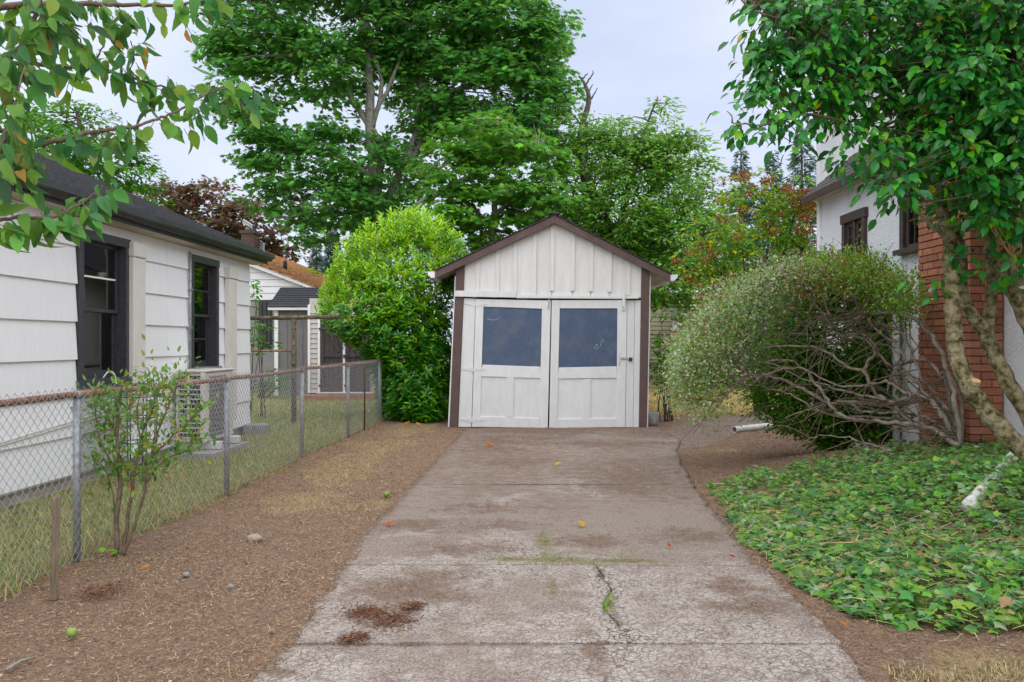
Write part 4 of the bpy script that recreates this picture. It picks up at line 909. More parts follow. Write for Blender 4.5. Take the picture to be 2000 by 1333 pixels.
rb('upper_eave', UX - .5, UX + 6.4, .8, UYE + .5, 6.301, 6.45, SHINGLE_W)
dsp = MB().tube([(XW - .07, 9.42 + .55, .05), (XW - .07, 9.97, 2.0)], .042, 8).build('downspout', WHITE, rh, True)
# brick chimney, each brick its own piece
bc = empty('brick_chimney', (XC + .2, 8.4, .2), 0, 'red brick chimney against the white stucco house behind the camellia trunks', 'chimney')
CY0, CY1 = 7.9, 8.92; CH = .0712
MB().box(XC + .012, XW - .005, CY0 + .012, CY1 - .012, -.1, 6.8).build('mortar_core', MORTAR, bc, bev=0)
bm = bmesh.new(); bmesh.ops.create_cube(bm, size=1.0); bmesh.ops.bevel(bm, geom=list(bm.edges), offset=.03, segments=1, affect='EDGES'); brick_me = bpy.data.meshes.new('brick'); bm.to_mesh(brick_me); bm.free(); brick_me.materials.append(BRICK)
inv = MW[bc.name].inverted(); rest = MB(); nb_ = 0
for r in range(92):
    zc = .12 + r * CH; z0 = zc; h = CH - .011
    # left face: stretchers along y
    y = CY0; first = .20 if r % 2 else .098
    cuts = [CY0, CY0 + first]
    while cuts[-1] + .205 < CY1 - .05: cuts.append(cuts[-1] + .205)
    cuts.append(CY1)
    bl = [(XC, XC + .095, cuts[i] + .005, cuts[i + 1] - .005) for i in range(len(cuts) - 1)]
    f0 = XC + (.098 if r % 2 else .20)
    bl += [(f0 + .005 - (0 if True else 0), min(f0 + .20, XW - .006) - .005, CY0, CY0 + .095)]
    bl[0] = (XC, f0 - .005, CY0, cuts[1] - .005)
    if f0 + .21 < XW - .03: bl.append((f0 + .205, XW - .011, CY0, CY0 + .095))
    for (a, b, c, d) in bl:
        j1, j2 = rng.uniform(-.0025, .0025, 2)
        if zc < 3.35 and nb_ < 300:
            o = bpy.data.objects.new('brick', brick_me); COL.objects.link(o); o.parent = bc; nb_ += 1
            o.matrix_local = inv @ Matrix.Translation(((a + b) / 2 + j1, (c + d) / 2 + j2, zc + h / 2)) @ Matrix.Diagonal((b - a, d - c, h, 1))
        else: rest.box(a, b, c, d, zc, zc + h)
o = rest.build('upper_brickwork', BRICK, bc); o['kind'] = 'stuff'
MB().box(XC - .06, XW + .1, CY0 - .06, CY1 + .06, 6.8, 6.95).build('chimney_cap', BLOCK, bc)

# ------------------------------------------------------------------ trees behind
MAPLE = T_maple(); OV5 = T_oval(.5); OVN = T_oval(.36); DIA = T_dia(.5); DIAN = T_dia(.4)
D1 = 26.0; pm = lambda u, v, d=D1: P(u, v, d)
maple_limbs = [([(pm(738, 0).x, D1, -.1), pm(737, 560), pm(735, 430), pm(728, 300), pm(722, 200), pm(718, 100), pm(714, -60)], .26, .08),
               ([pm(737, 400), pm(742, 290), pm(700, 215), pm(650, 140), pm(600, 90), pm(510, 0), pm(440, -80)], .12, .035),
               ([pm(728, 250), pm(746, 160), pm(712, 65), pm(695, -30)], .08, .03), ([pm(728, 230), pm(762, 165), pm(786, 95), pm(800, 0)], .07, .03),
               ([pm(738, 420, 26.4), pm(800, 300, 26.6), pm(818, 210, 26.6), pm(827, 140, 26.6), pm(850, 60, 26.8), pm(860, -60, 27)], .13, .04),
               ([pm(800, 320, 26.6), pm(858, 195, 26.8), pm(872, 145, 26.8), pm(892, 72, 27), pm(930, -40, 27)], .10, .03),
               ([pm(860, 190, 26.8), pm(915, 165, 26.6), pm(1000, 130, 26.5), pm(1080, 90, 26.5)], .09, .03), ([pm(740, 420), pm(690, 400, 25.6), pm(620, 410, 25.4), pm(560, 430, 25.2)], .09, .03),
               ([pm(735, 350), pm(660, 310, 25.6), pm(580, 290, 25.4), pm(500, 250, 25.2)], .10, .03), ([pm(760, 440), pm(850, 380, 25), pm(950, 330, 24.4), pm(1050, 300, 24)], .12, .03)]
mbl = [(500, 50, 105, 85, 26, 1.6), (470, 170, 70, 60, 25.6, 1.2), (560, 240, 80, 50, 25.4, 1.2), (560, 330, 75, 45, 25.4, 1.1), (640, 400, 90, 40, 25.4, 1.1), (620, 130, 95, 80, 25.8, 1.4), (690, 300, 80, 75, 25.6, 1.2), (740, 40, 80, 80, 26.4, 1.6),
       (860, 50, 115, 95, 26.6, 1.9), (1000, 50, 105, 85, 26.4, 1.7), (1065, 90, 55, 75, 26.2, 1.2), (950, 170, 120, 80, 26.2, 1.6), (1050, 200, 70, 70, 26, 1.3), (850, 220, 60, 80, 27, 1.3), (720, 410, 70, 50, 26, 1.2), (600, 450, 50, 22, 25.6, .8),
       (600, -90, 190, 80, 26, 2), (850, -110, 220, 90, 26.5, 2.2), (1010, 260, 100, 60, 25.6, 1.2), (800, 330, 60, 60, 27, 1.2), (800, 130, 60, 70, 27.2, 1.2), (510, 290, 40, 35, 25.3, .8), (540, 385, 50, 28, 25.2, .8), (780, 420, 60, 50, 26.6, 1.0), (440, 90, 35, 50, 25.6, .8)]
tree('bigleaf_maple_tree', 'very tall maple tree with pale trunk towering behind the laurel and garage', (pm(738, 0).x, D1, 0), maple_limbs, BARK_PALE, mbl, 27, MAPLE, .185,
     [(.08, .19, .06), (.105, .23, .07), (.14, .28, .08), (.065, .16, .06)], [3, 3, 1.5, 2], nleaf=52, R=.62, flat=.3, tw=.014, twfrac=.45, droop=.35)
D2 = 22.6; p2 = lambda u, v, d=D2: P(u, v, d)
tree('young_maple_tree', 'lighter green maple directly behind the garage roof peak', (p2(960, 0).x, D2, 0),
     [([(p2(960, 0).x, D2, -.1), p2(962, 500), p2(965, 420), p2(985, 330), p2(1010, 250)], .13, .04), ([p2(962, 450), p2(900, 380), p2(860, 330)], .07, .02), ([p2(965, 420), p2(1040, 360), p2(1080, 300)], .07, .02)],
     BARK_GREY, [(950, 265, 105, 50, 22.6, 1.0), (890, 330, 75, 45, 22.4, .9), (1020, 320, 80, 55, 22.6, .9), (870, 400, 75, 35, 22.2, .8), (965, 395, 105, 50, 22.4, 1.0), (1060, 390, 70, 60, 22.4, .9), (940, 460, 110, 40, 22.6, .9), (900, 470, 60, 40, 23, .9)],
     32, MAPLE, .18, [(.09, .20, .05), (.12, .24, .06), (.07, .165, .05)], [3, 2, 2], nleaf=46, R=.5, flat=.25, tw=.012, droop=.3)
D3 = 24.5; p3 = lambda u, v, d=D3: P(u, v, d)
tree('walnut_tree', 'broad yellow-green walnut tree behind the right slope of the garage roof', (p3(1210, 0).x, D3, 0),
     [([(p3(1215, 0).x, D3, -.1), p3(1215, 560), p3(1200, 470), p3(1160, 380), p3(1140, 300), p3(1145, 240)], .26, .06), ([p3(1205, 470), p3(1260, 390), p3(1300, 330), p3(1255, 325)], .10, .04), ([p3(1205, 450), p3(1240, 330), p3(1255, 270), p3(1285, 190)], .09, .02),
      ([p3(1215, 520), p3(1300, 460), p3(1360, 400)], .10, .03), ([p3(1255, 300), p3(1310, 270), p3(1360, 265)], .05, .015), ([p3(1215, 540), p3(1150, 480), p3(1110, 430)], .09, .03)],
     BARK_DARK, [(1150, 320, 75, 70, 24.5, 1.2), (1240, 320, 85, 60, 24.3, 1.2), (1325, 345, 65, 65, 24.4, 1.1), (1200, 420, 110, 75, 24, 1.3), (1330, 450, 75, 80, 24, 1.2), (1290, 225, 32, 38, 24.5, .5), (1345, 275, 42, 32, 24.5, .5), (1185, 255, 50, 30, 24.6, .8), (1400, 470, 50, 60, 24.5, 1.0), (1300, 540, 110, 50, 23.8, 1.2), (1120, 440, 80, 70, 24.8, 1.2), (1380, 560, 70, 60, 24, 1.0), (1270, 460, 90, 80, 24.8, 1.2), (1130, 250, 40, 50, 25, .8), (1370, 400, 40, 60, 24.4, .8), (1290, 280, 60, 40, 24.5, .9), (1230, 270, 50, 40, 24.5, .8), (1380, 330, 25, 30, 24.4, .5)],
     38, DIAN, .165, [(.12, .235, .065), (.15, .26, .07), (.09, .19, .06), (.185, .27, .08)], [3, 2, 3, 1], nleaf=62, R=.48, flat=.55, tw=.012, droop=.5, twfrac=.6)
dt = empty('dead_branch_tree', (p3(1165, 0).x, 25.4, 0), 0, 'bare dead branch rising against the sky beside the big maple', 'tree')
mb = MB(); q = lambda u, v: P(u, v, 25.4)
nd = limb(mb, [(q(1165, 0).x, 25.4, -.1), q(1150, 420), q(1132, 280), q(1150, 200), q(1142, 165), q(1130, 148)], .16, .02, 7, 4)
for pl in ([(1150, 200), (1160, 185), (1168, 172)], [(1143, 168), (1150, 155), (1157, 145), (1158, 138)], [(1135, 155), (1142, 150), (1148, 143)], [(1152, 190), (1152, 178), (1158, 165)], [(1138, 250), (1120, 225), (1108, 215)]):
    limb(mb, [q(*x) for x in pl], .035, .01, 5, 3, .01)
mb.build('trunk', BARK_DARK, dt, True)
D4 = 24.0; p4 = lambda u, v, d=D4: P(u, v, d)
tree('green_tree', 'mid green leafy tree rising behind the left house roof', (p4(130, 0).x, D4, 0), [([(p4(130, 0).x, D4, -.1), p4(130, 480), p4(140, 380), p4(160, 300), p4(150, 220)], .2, .05), ([p4(140, 400), p4(220, 340), p4(280, 320)], .09, .03), ([p4(140, 380), p4(70, 310), p4(30, 260)], .09, .03)],
     BARK_DARK, [(50, 260, 80, 70, 24, 1.3), (150, 250, 60, 50, 24, 1.2), (190, 300, 80, 55, 23.6, 1.2), (270, 335, 50, 40, 23.6, 1.0), (120, 350, 120, 50, 23.8, 1.2), (230, 380, 80, 40, 23.8, 1.0), (-60, 300, 80, 90, 24, 1.4)],
     26, DIA, .14, [(.065, .165, .035), (.09, .20, .04), (.045, .12, .03)], nleaf=60, R=.45, flat=.4)
D5 = 34.0; p5 = lambda u, v, d=D5: P(u, v, d)
tree('purple_leaf_maple', 'dark red-brown leaved maple tree behind the left house roof end', (p5(460, 0).x, D5, 0), [([(p5(460, 0).x, D5, -.1), p5(460, 560), p5(450, 480), p5(430, 410)], .15, .04), ([p5(460, 520), p5(520, 470), p5(550, 450)], .08, .02), ([p5(455, 500), p5(390, 440), p5(340, 410)], .08, .02)],
     BARK_DARK, [(335, 395, 55, 45, 34.0, 1.35), (410, 385, 75, 42, 33.9, 1.35), (470, 425, 80, 42, 33.7, 1.35), (545, 470, 42, 35, 33.5, 0.90), (400, 450, 90, 40, 33.9, 1.35), (500, 475, 70, 40, 33.7, 1.20), (560, 505, 25, 15, 33.5, 0.60)],
     17, MAPLE, .18, [(.105, .062, .048), (.095, .085, .042), (.125, .07, .05), (.075, .095, .038), (.17, .105, .065)], [4, 3, 3, 2, 1], nleaf=50, R=.56, flat=.35)
def conifer(base_u, top_v, d, wpx, lab, grp, n=26, base_z=0):
    top = P(base_u, top_v, d); r = wpx / F * d; root = empty('conifer_tree', (top.x, d, 0), 0, lab, 'tree', grp)
    MB().tube([(top.x, d, -.1), (top.x, d, top.z * .6), top], [.25, .14, .03], 7).build('trunk', BARK_DARK, root, True)
    pos = []; dv = []; H = min(top.z, r * 4.6)
    for k in range(n * 14):
        t = rng.random() ** .75; a = rng.uniform(0, 6.283); z = top.z - t * H; R_ = r * (t ** .8) * rng.uniform(.65, 1.1) + .1; m = int(10 + 26 * t)
        s = rng.random(m) ** .7; e = np.stack([np.cos(a + rng.normal(0, .1, m)) * s * R_, np.sin(a + rng.normal(0, .1, m)) * s * R_, -.35 * s * R_ + .2 * s * s * R_ + rng.normal(0, .05 * r, m)], 1)
        pos.append(np.array([top.x, d, z]) + e); dv.append(np.stack([np.cos(a) + rng.normal(0, .6, m), np.sin(a) + rng.normal(0, .6, m), rng.normal(-.25, .3, m)], 1))
    pos = np.concatenate(pos); dv = np.concatenate(dv); n_ = len(pos)
    foliage(root, 'crown', T_dia(.28), pos, dv, rng.normal(0, .5, (n_, 3)) + np.array([0, 0, 1]), (.085 * r + .14) * (1 + rng.normal(0, .2, n_)), palette([(.06, .10, .075), (.075, .125, .09), (.05, .085, .07)], n_))
gc = 'conifers in the distance'
conifer(650, 438, 62, 30, 'distant dark conifer with a single sharp top left of the laurel', gc); conifer(618, 474, 60, 32, 'shorter distant conifer with a forked ragged top beside the red maple', gc)
conifer(700, 400, 64, 34, 'distant conifer partly hidden behind the maple foliage above the laurel', gc)
conifer(1447, 288, 58, 80, 'leftmost distant conifer above the rust-flowered bush', gc); conifer(1510, 300, 60, 80, 'middle distant conifer above the rust-flowered bush', gc); conifer(1566, 250, 56, 80, 'distant conifer rising nearest the stucco house corner', gc)
gb = 'soft green background bushes'
def bush(name, lab, blobs, cols, size, dens, nleaf=45, R=.4, d=None, tmpl=DIA, bark=BARK_DARK, cat='bush', parts=0, flat=.5, group=None, wts=None, stems=5, droop=.3, jit=.18, shell=.5, sr=.035):
    u, v, ru, rv, d0, rd = blobs[0]; b = P(u, v, d0); base = Vector((b.x, b.y, 0)); lim = []
    for k in range(stems):
        bl = blobs[k % len(blobs)]; t = P(bl[0] + rng.uniform(-.5, .5) * bl[2], bl[1] + rng.uniform(-.3, .5) * bl[3], bl[4]); s = base + Vector((rng.uniform(-.15, .15), rng.uniform(-.15, .15), -.05 + (float(mound(np.array(base.x), np.array(base.y))))))
        lim.append(([s, s.lerp(t, .5) + Vector((0, 0, .12 * (t - s).length)), t], sr, sr * .35))
    return tree(name, lab, base, lim, bark, blobs, dens, tmpl, size, cols, wts, nleaf, R, flat, parts, group, cat, .006, .5, droop, jit, .25, shell)
bush('light_green_bush', 'light green bush in the gap between red maple and laurel', [(590, 545, 45, 35, 30, 1.0), (560, 580, 60, 50, 30, 1.0), (600, 600, 60, 60, 30, 1)], [(.10, .20, .045), (.13, .24, .055)], .15, 30, group=gb)
bush('background_hedge', 'tall green hedge at the back of the dry lawn right of the garage', [(1420, 680, 110, 75, 26.5, 1.2), (1560, 640, 120, 120, 26, 1.2), (1310, 700, 60, 50, 26, 1), (1480, 600, 90, 70, 27.5, 1.2)], [(.05, .12, .03), (.08, .16, .04), (.035, .085, .025)], .15, 20, 60, .5, group=gb)
bush('climbing_shrub', 'small green shrub beside the far corner of the white house', [(500, 600, 22, 55, 15.6, .3), (512, 660, 20, 40, 15.6, .3), (495, 560, 14, 30, 15.6, .2), (505, 690, 25, 30, 15.6, .3)], [(.07, .17, .04), (.10, .22, .05)], .085, 150, 22, .2, sr=.011)
bush('low_shrub', 'low green shrub on the lawn under the grey house wall', [(510, 745, 40, 30, 21, .5), (540, 750, 30, 25, 21, .5)], [(.05, .12, .03), (.07, .15, .035)], .09, 60, 40, .25)

# rust-flowered bush
D6 = 16.5
vb_ = [(1480, 410, 75, 55, 16.5, .7), (1400, 470, 65, 50, 16.4, .6), (1540, 430, 55, 65, 16.3, .6), (1360, 520, 50, 38, 16.2, .5), (1490, 500, 100, 50, 16.2, .7), (1580, 400, 25, 25, 16.2, .3), (1560, 520, 60, 50, 16.4, .6), (1420, 560, 80, 40, 16.4, .6), (1590, 450, 30, 50, 16.0, .3), (1440, 370, 40, 35, 16.6, .4), (1520, 360, 50, 30, 16.6, .4)]
root = bush('flowering_bush', 'tall yellow-green bush with rust-brown flower heads between garage and stucco house', vb_, [(.12, .22, .05), (.24, .29, .06), (.08, .18, .055), (.32, .31, .06)], .10, 95, 34, .27, tmpl=OV5, wts=[4, 2, 4, 1], stems=9)
for k in range(58):
    bl = vb_[rng.integers(0, len(vb_))]; a = rng.uniform(0, 6.283); s = rng.uniform(.3, 1.05)
    c = np.array(P(bl[0] + math.cos(a) * s * bl[2], bl[1] - abs(math.sin(a)) * s * bl[3] * rng.choice([1, 1, -1]), bl[4] - rng.uniform(.5, 1.0) * bl[5])); n = 90; x = norm(rng.normal(0, 1, (n, 3)))
    me = leafmesh('flower_head', T_dia(.8), c + x * np.array([.12, .10, .075]) * rng.uniform(.5, 1, (n, 1)) * rng.uniform(.7, 1.25), x + rng.normal(0, .4, (n, 3)), rng.normal(0, 1, (n, 3)), .035 * (1 + rng.normal(0, .2, n)), palette([(.34, .14, .05), (.42, .20, .07), (.25, .10, .04)], n), LITTER)
    put(me, 'flower_head', root)['kind'] = 'stuff'

# cherry laurel beside the garage: upright pale shoots on top, dark glossy leaves below
lb = empty('laurel_shrub', (P(790, 0, 15.9).x, 15.9, 0), 0, 'big bright green cherry laurel shrub against the left side of the garage', 'shrub')
def lau_top(u): return np.interp(u, [612, 640, 660, 700, 735, 770, 800, 850, 890, 908], [620, 560, 500, 470, 445, 428, 424, 440, 462, 490])
def lau_l(v): return np.interp(v, [424, 470, 500, 560, 620, 660, 700, 760, 825], [740, 690, 655, 640, 612, 650, 715, 738, 748])
def lau_r(v): return np.interp(v, [424, 470, 520, 600, 825], [850, 900, 906, 884, 876])
pos = []; dv = []; nr = []; cs = []; szs = []; stems = MB(); nshoot = 0
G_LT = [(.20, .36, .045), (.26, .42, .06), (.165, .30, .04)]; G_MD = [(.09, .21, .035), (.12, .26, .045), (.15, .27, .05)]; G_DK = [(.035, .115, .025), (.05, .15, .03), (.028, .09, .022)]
for k in range(1500):
    v = rng.uniform(424, 826); ul, ur = lau_l(v), lau_r(v); u = rng.uniform(ul, ur)
    if v < lau_top(u): continue
    cu = (ul + ur) / 2; hw = (ur - ul) / 2; bulge = math.sqrt(max(.02, 1 - ((u - cu) / hw) ** 2)); tv = max(0, 1 - (v - lau_top(u)) / 120.)
    d = 16.1 - 1.25 * bulge * (1 - .55 * tv) + rng.uniform(-.12, .45) * (1 + tv)
    c = np.array(P(u, v, d)); outw = np.array([(u - cu) / hw * .8, -bulge, .2]); top = v - lau_top(u) < rng.uniform(60, 190) and u < 905 - (v - 430) * .25
    n = rng.integers(9, 14)
    ax = np.array([0, 0, 1.0]) + outw * (.25 if top else .75) + rng.normal(0, .15, 3) - (0 if top else .35) * np.array([0, 0, 1]); ax /= np.linalg.norm(ax)
    t1 = norm(np.cross(ax, [.3, .8, .1])[None])[0]; t2 = np.cross(ax, t1); Ls = rng.uniform(.16, .28) if top else rng.uniform(.08, .18)
    for i in range(n):
        a = i * 2.4 + rng.uniform(-.3, .3); f = i / n; rd_ = t1 * math.cos(a) + t2 * math.sin(a)
        pos.append(c + ax * Ls * f); op = (1.25 - .85 * f) if top else (1.4 - .5 * f)
        dv.append(rd_ * op + ax * (.75 if top else .5) + np.array([0, 0, -.05])); nr.append(ax * 1.0 - rd_ * .3 + rng.normal(0, .2, 3) + np.array([0, -.25, .35])); szs.append((.105 if top else .125) * rng.uniform(.75, 1.2))
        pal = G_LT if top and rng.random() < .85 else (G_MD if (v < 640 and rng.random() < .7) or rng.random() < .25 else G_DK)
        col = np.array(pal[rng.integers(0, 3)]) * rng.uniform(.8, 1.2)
        if rng.random() < .007: col = np.array([.45, .28, .03])
        cs.append(col)
    if k % 3 == 0: stems.tube([c - ax * .35 + np.array([0, .1, 0]), c + ax * Ls], [.006, .003], 4, False)
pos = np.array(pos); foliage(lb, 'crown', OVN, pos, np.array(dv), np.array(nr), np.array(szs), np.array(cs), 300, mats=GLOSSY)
o = stems.build('twigs', TWIG, lb, True); o['kind'] = 'stuff'
# inner mass of older leaves so that the shrub is dense
mI = 5200; vv = rng.uniform(450, 824, mI); uu = lau_l(vv) + 14 + rng.random(mI) * (lau_r(vv) - lau_l(vv) - 24); dd = rng.uniform(15.2, 17.2, mI)
keep = vv > np.array([lau_top(x) for x in uu]) + 18
posI = np.array([list(P(a, b, c)) for a, b, c in zip(uu, vv, dd)])[keep]; n_ = len(posI)
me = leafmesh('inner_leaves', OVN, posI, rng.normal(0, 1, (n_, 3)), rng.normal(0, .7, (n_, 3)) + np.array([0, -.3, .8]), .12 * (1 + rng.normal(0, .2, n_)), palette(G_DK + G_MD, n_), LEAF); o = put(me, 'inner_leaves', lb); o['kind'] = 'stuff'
for k in range(6):
    u0 = 770 + k * 18; mb = MB(); limb(mb, [Vector((P(u0, 0, 16.2).x, 16.2, -.05)), P(u0 + rng.uniform(-20, 10), 700, 16.1), P(u0 + rng.uniform(-60, 20), 560, 16.2)], .035, .012); mb.build('stem', BARK_DARK, lb, True)

# rose canes right of the garage
bush('rose_bush', 'slim leafy rose bush with pink blooms beside the right garage wall', [(1300, 640, 32, 40, 15.2, .3), (1290, 700, 25, 50, 15, .25), (1310, 690, 20, 40, 15.1, .25), (1285, 760, 16, 35, 14.9, .2)], [(.10, .22, .045), (.14, .27, .06), (.07, .16, .04)], .06, 330, 16, .16, stems=12, tmpl=OV5, sr=.012)
rbo = bpy.data.objects['rose_bush']
for (u, v) in ((1301, 664), (1315, 655), (1322, 662), (1296, 676)):
    x = norm(rng.normal(0, 1, (30, 3))); c = np.array(P(u, v, 14.85)); me = leafmesh('bloom', T_dia(.9), c + x * .025, x, rng.normal(0, 1, (30, 3)), .035 * np.ones(30), palette([(.62, .38, .36), (.70, .50, .47)], 30, jit=.08), LITTER); put(me, 'bloom', rbo)
pt = MB().tube([(0, 0, 0), (0, 0, .05), (0, 0, .20), (0, 0, .22)], [.085, .10, .12, .105], 10).build('stone_pot', BLOCK, None, True); pt.location = G(1274, 832); tag(pt, 'small grey stone pot at the right corner of the garage', 'pot')

# ------------------------------------------------------------------ dense boxwood behind the arching shrub
DB = 10.4
bush('boxwood_bush', 'dense rounded green bush in front of the white stucco wall', [(1640, 640, 135, 130, 10.6, .75), (1530, 740, 80, 90, 10.5, .5), (1590, 780, 110, 80, 10.4, .6), (1700, 570, 95, 75, 10.7, .6), (1700, 760, 100, 100, 10.6, .7), (1620, 560, 90, 50, 10.8, .5), (1660, 850, 75, 40, 10.3, .4)],
     [(.055, .135, .022), (.08, .17, .03), (.04, .10, .02), (.11, .19, .04)], .052, 820, 30, .16, wts=[3, 2, 3, 1], flat=.8, stems=10, tmpl=OV5, shell=.75)

# arching variegated shrub with bare grey branches
ar = empty('arching_shrub', (P(1872, 0, 7.75).x, 7.75, .3), 0, 'arching pale variegated shrub with tangled bare grey branches leaning over the driveway', 'shrub')
c6 = lambda x, y: (1260 + x / 2.5635, 380 + y / 2.5635)
def dep(u): return np.interp(u, [1300, 1400, 1500, 1600, 1700, 1800, 1880], [10.0, 9.7, 9.35, 9.0, 8.6, 8.1, 7.75])
def cp(x, y, o=0): u, v = c6(x, y); return P(u, v, float(dep(u)) + o)
BR = [([(1580, 1260), (1555, 1050), (1530, 930), (1480, 800), (1420, 690), (1340, 620), (1240, 590), (1120, 600), (1000, 640), (930, 620)], 10, 4, -.05),
      ([(1570, 1260), (1440, 1180), (1330, 1150), (1180, 1140), (1060, 1130), (960, 1090), (900, 1010), (840, 930), (800, 880), (720, 875), (600, 900), (500, 930)], 10, 4, -.12),
      ([(1575, 1255), (1480, 1100), (1430, 1030), (1330, 1015), (1220, 1035), (1150, 980), (1100, 890), (1020, 870), (960, 820), (870, 770), (720, 760), (580, 765)], 11, 4, 0),
      ([(1560, 1200), (1440, 1035), (1300, 1045), (1210, 1050), (1100, 1050), (1000, 1040), (930, 1050), (860, 1010), (760, 960), (650, 915), (520, 900), (430, 800), (480, 690), (500, 640)], 11, 5, .1),
      ([(1570, 1240), (1500, 1200), (1380, 1165), (1270, 1100), (1180, 1095), (1080, 1080), (1000, 1040), (860, 1060), (700, 1120)], 9, 3, .05),
      ([(1575, 1200), (1520, 1000), (1480, 900), (1400, 830), (1300, 840), (1220, 860), (1160, 790), (1100, 720), (980, 715), (860, 740)], 8, 4, .12),
      ([(1575, 1240), (1540, 1150), (1450, 1050), (1380, 960), (1300, 890), (1240, 900), (1215, 1000)], 7, 5, .05), ([(1100, 890), (1110, 840), (1160, 780), (1090, 700), (970, 710)], 8, 4, .05),
      ([(1240, 740), (1170, 690), (1100, 600), (1030, 490), (980, 370)], 5, 2, -.05), ([(1300, 830), (1230, 700), (1190, 640), (1150, 540)], 5, 2, 0),
      ([(560, 910), (500, 890), (430, 800), (400, 860), (330, 900), (250, 930)], 6, 3, 0), ([(700, 640), (600, 650), (490, 650), (470, 720), (430, 800)], 6, 4, .1), ([(480, 690), (450, 560), (380, 480), (330, 440)], 6, 3, .1),
      ([(500, 640), (560, 520), (640, 440), (700, 400)], 6, 3, .15), ([(520, 900), (440, 960), (400, 1010), (360, 1070)], 4, 2, -.05), ([(600, 900), (520, 950), (440, 940), (320, 950)], 5, 2, 0), ([(980, 715), (860, 560), (760, 440), (640, 400)], 5, 3, .1), ([(930, 620), (880, 500), (830, 400)], 5, 2, 0),
      ([(1240, 1290), (1100, 1240), (1000, 1215), (870, 1205)], 4, 2, -.4), ([(860, 1210), (800, 1240), (740, 1300)], 3, 1, -.4), ([(640, 1130), (560, 1085), (470, 1140)], 3, 2, .3)]
BR += [([(1575, 1250), (1540, 1130), (1500, 1060), (1440, 985), (1380, 900), (1330, 780), (1290, 700), (1200, 650), (1080, 640), (960, 680)], 7, 3, .02), ([(1560, 1240), (1470, 1150), (1390, 1110), (1300, 1130), (1150, 1120), (1000, 1110), (880, 1090), (780, 1030), (680, 990), (580, 960)], 7, 3, .16),
       ([(1580, 1240), (1590, 1120), (1560, 980), (1500, 860), (1470, 760), (1400, 640), (1310, 560), (1180, 520)], 6, 2, .1), ([(1330, 1015), (1260, 960), (1180, 940), (1080, 960), (960, 950), (840, 900), (720, 830), (600, 840)], 6, 3, -.08), ([(1220, 1035), (1120, 1010), (980, 980), (900, 950), (780, 920), (660, 860), (560, 830)], 6, 2, .05)]
abr = MB(); nodes = []
for pl, a, b, o_ in BR:
    k = 1.25 / 2.5635 / F * 8.8
    mb = MB(); nodes += limb(mb, [cp(x, y, o_ + rng.uniform(-.06, .06)) for x, y in pl], a * k, b * k * .8, 7, 4, .008); mb.build('branch', BARK_GREY, ar, True)
mb = MB(); nodes_a = np.array([list(x) for x in nodes])
for k in range(330):
    a = nodes_a[rng.integers(0, len(nodes_a))]; ln = rng.uniform(.15, .7); d = np.array([rng.normal(-.6, .6), rng.normal(0, .35), rng.normal(.15, .6)]); d /= np.linalg.norm(d)
    pts = [a]
    for s in range(3): d = d + rng.normal(0, .22, 3) + np.array([0, 0, -.05]); d /= np.linalg.norm(d); pts.append(pts[-1] + d * ln / 3)
    if pts[-1][2] < .15: continue
    mb.tube(smoothpts(pts, 2), [.0065, .006, .0055, .005, .004, .003, .002], 4, False)
for k in range(150):        # bare brown twigs under the crown
    u_, v_ = rng.uniform(1480, 1730), rng.uniform(535, 660); a = np.array(P(u_, v_, float(dep(u_)) + rng.uniform(-.25, .1))); d = norm(rng.normal(0, 1, (1, 3)) + np.array([[-.5, 0, .3]]))[0]
    pts = [a]
    for q_ in range(3): d = norm((d + rng.normal(0, .3, 3))[None])[0]; pts.append(pts[-1] + d * rng.uniform(.08, .16))
    mb.tube(smoothpts(pts, 2), [.005, .0045, .004, .0035, .003, .0025, .002], 4, False)
o = mb.build('twigs', TWIG, ar, True); o['kind'] = 'stuff'
# foliage shell of the arch
arc = [(1318, 770), (1325, 700), (1345, 645), (1385, 600), (1430, 566), (1490, 540), (1550, 524), (1610, 512), (1670, 512), (1730, 540), (1780, 575)]
thick = [95, 115, 120, 115, 95, 70, 60, 60, 60, 55, 45]
pos = []; cs = []; dv = []; nr = []; szs = []
for k in range(2300):
    s = rng.random() ** 1.15 * (len(arc) - 1.001); i = int(s); f = s - i; u = arc[i][0] * (1 - f) + arc[i + 1][0] * f; v = arc[i][1] * (1 - f) + arc[i + 1][1] * f; th = thick[i] * (1 - f) + thick[i + 1] * f
    q = rng.random() ** 1.6 * th; left = np.clip((1460 - u) / 140, 0, 1); u2 = u + q * left * rng.uniform(.5, 1.1) + rng.normal(0, 7); v2 = v + q * (1 - .45 * left) + rng.normal(0, 8)
    
    if 1470 < u2 < 1720 and v2 > 552 and rng.random() < .62: continue
    d = float(dep(u2)) + rng.normal(0, .32) + .1; c = np.array(P(u2, v2, d)); m = rng.integers(9, 17); out_ = np.array([-.8 * left, -.5, .9 - .4 * left])
    e = rng.normal(0, .075, (m, 3)); pos.append(c + e); dv.append(e * 6 + out_ * .6 + rng.normal(0, .5, (m, 3)) + np.array([0, 0, -.3])); nr.append(out_ + rng.normal(0, .5, (m, 3))); szs.append(.036 * (1 + rng.normal(0, .22, m)))
    brown = (1530 < u2 < 1660 and v2 > 545 and rng.random() < .6) or rng.random() < .07
    cs.append(palette([(.20, .10, .055), (.26, .14, .08), (.13, .08, .05)] if brown else ([(.20, .26, .14), (.28, .33, .21), (.15, .215, .095), (.38, .40, .29)] if rng.random() < (.8 if u2 < 1560 else .38 if u2 < 1640 else .12) else [(.10, .19, .045), (.15, .25, .06), (.19, .28, .08)]), m))
foliage(ar, 'foliage', OV5, np.concatenate(pos), np.concatenate(dv), np.concatenate(nr), np.concatenate(szs), np.concatenate(cs))

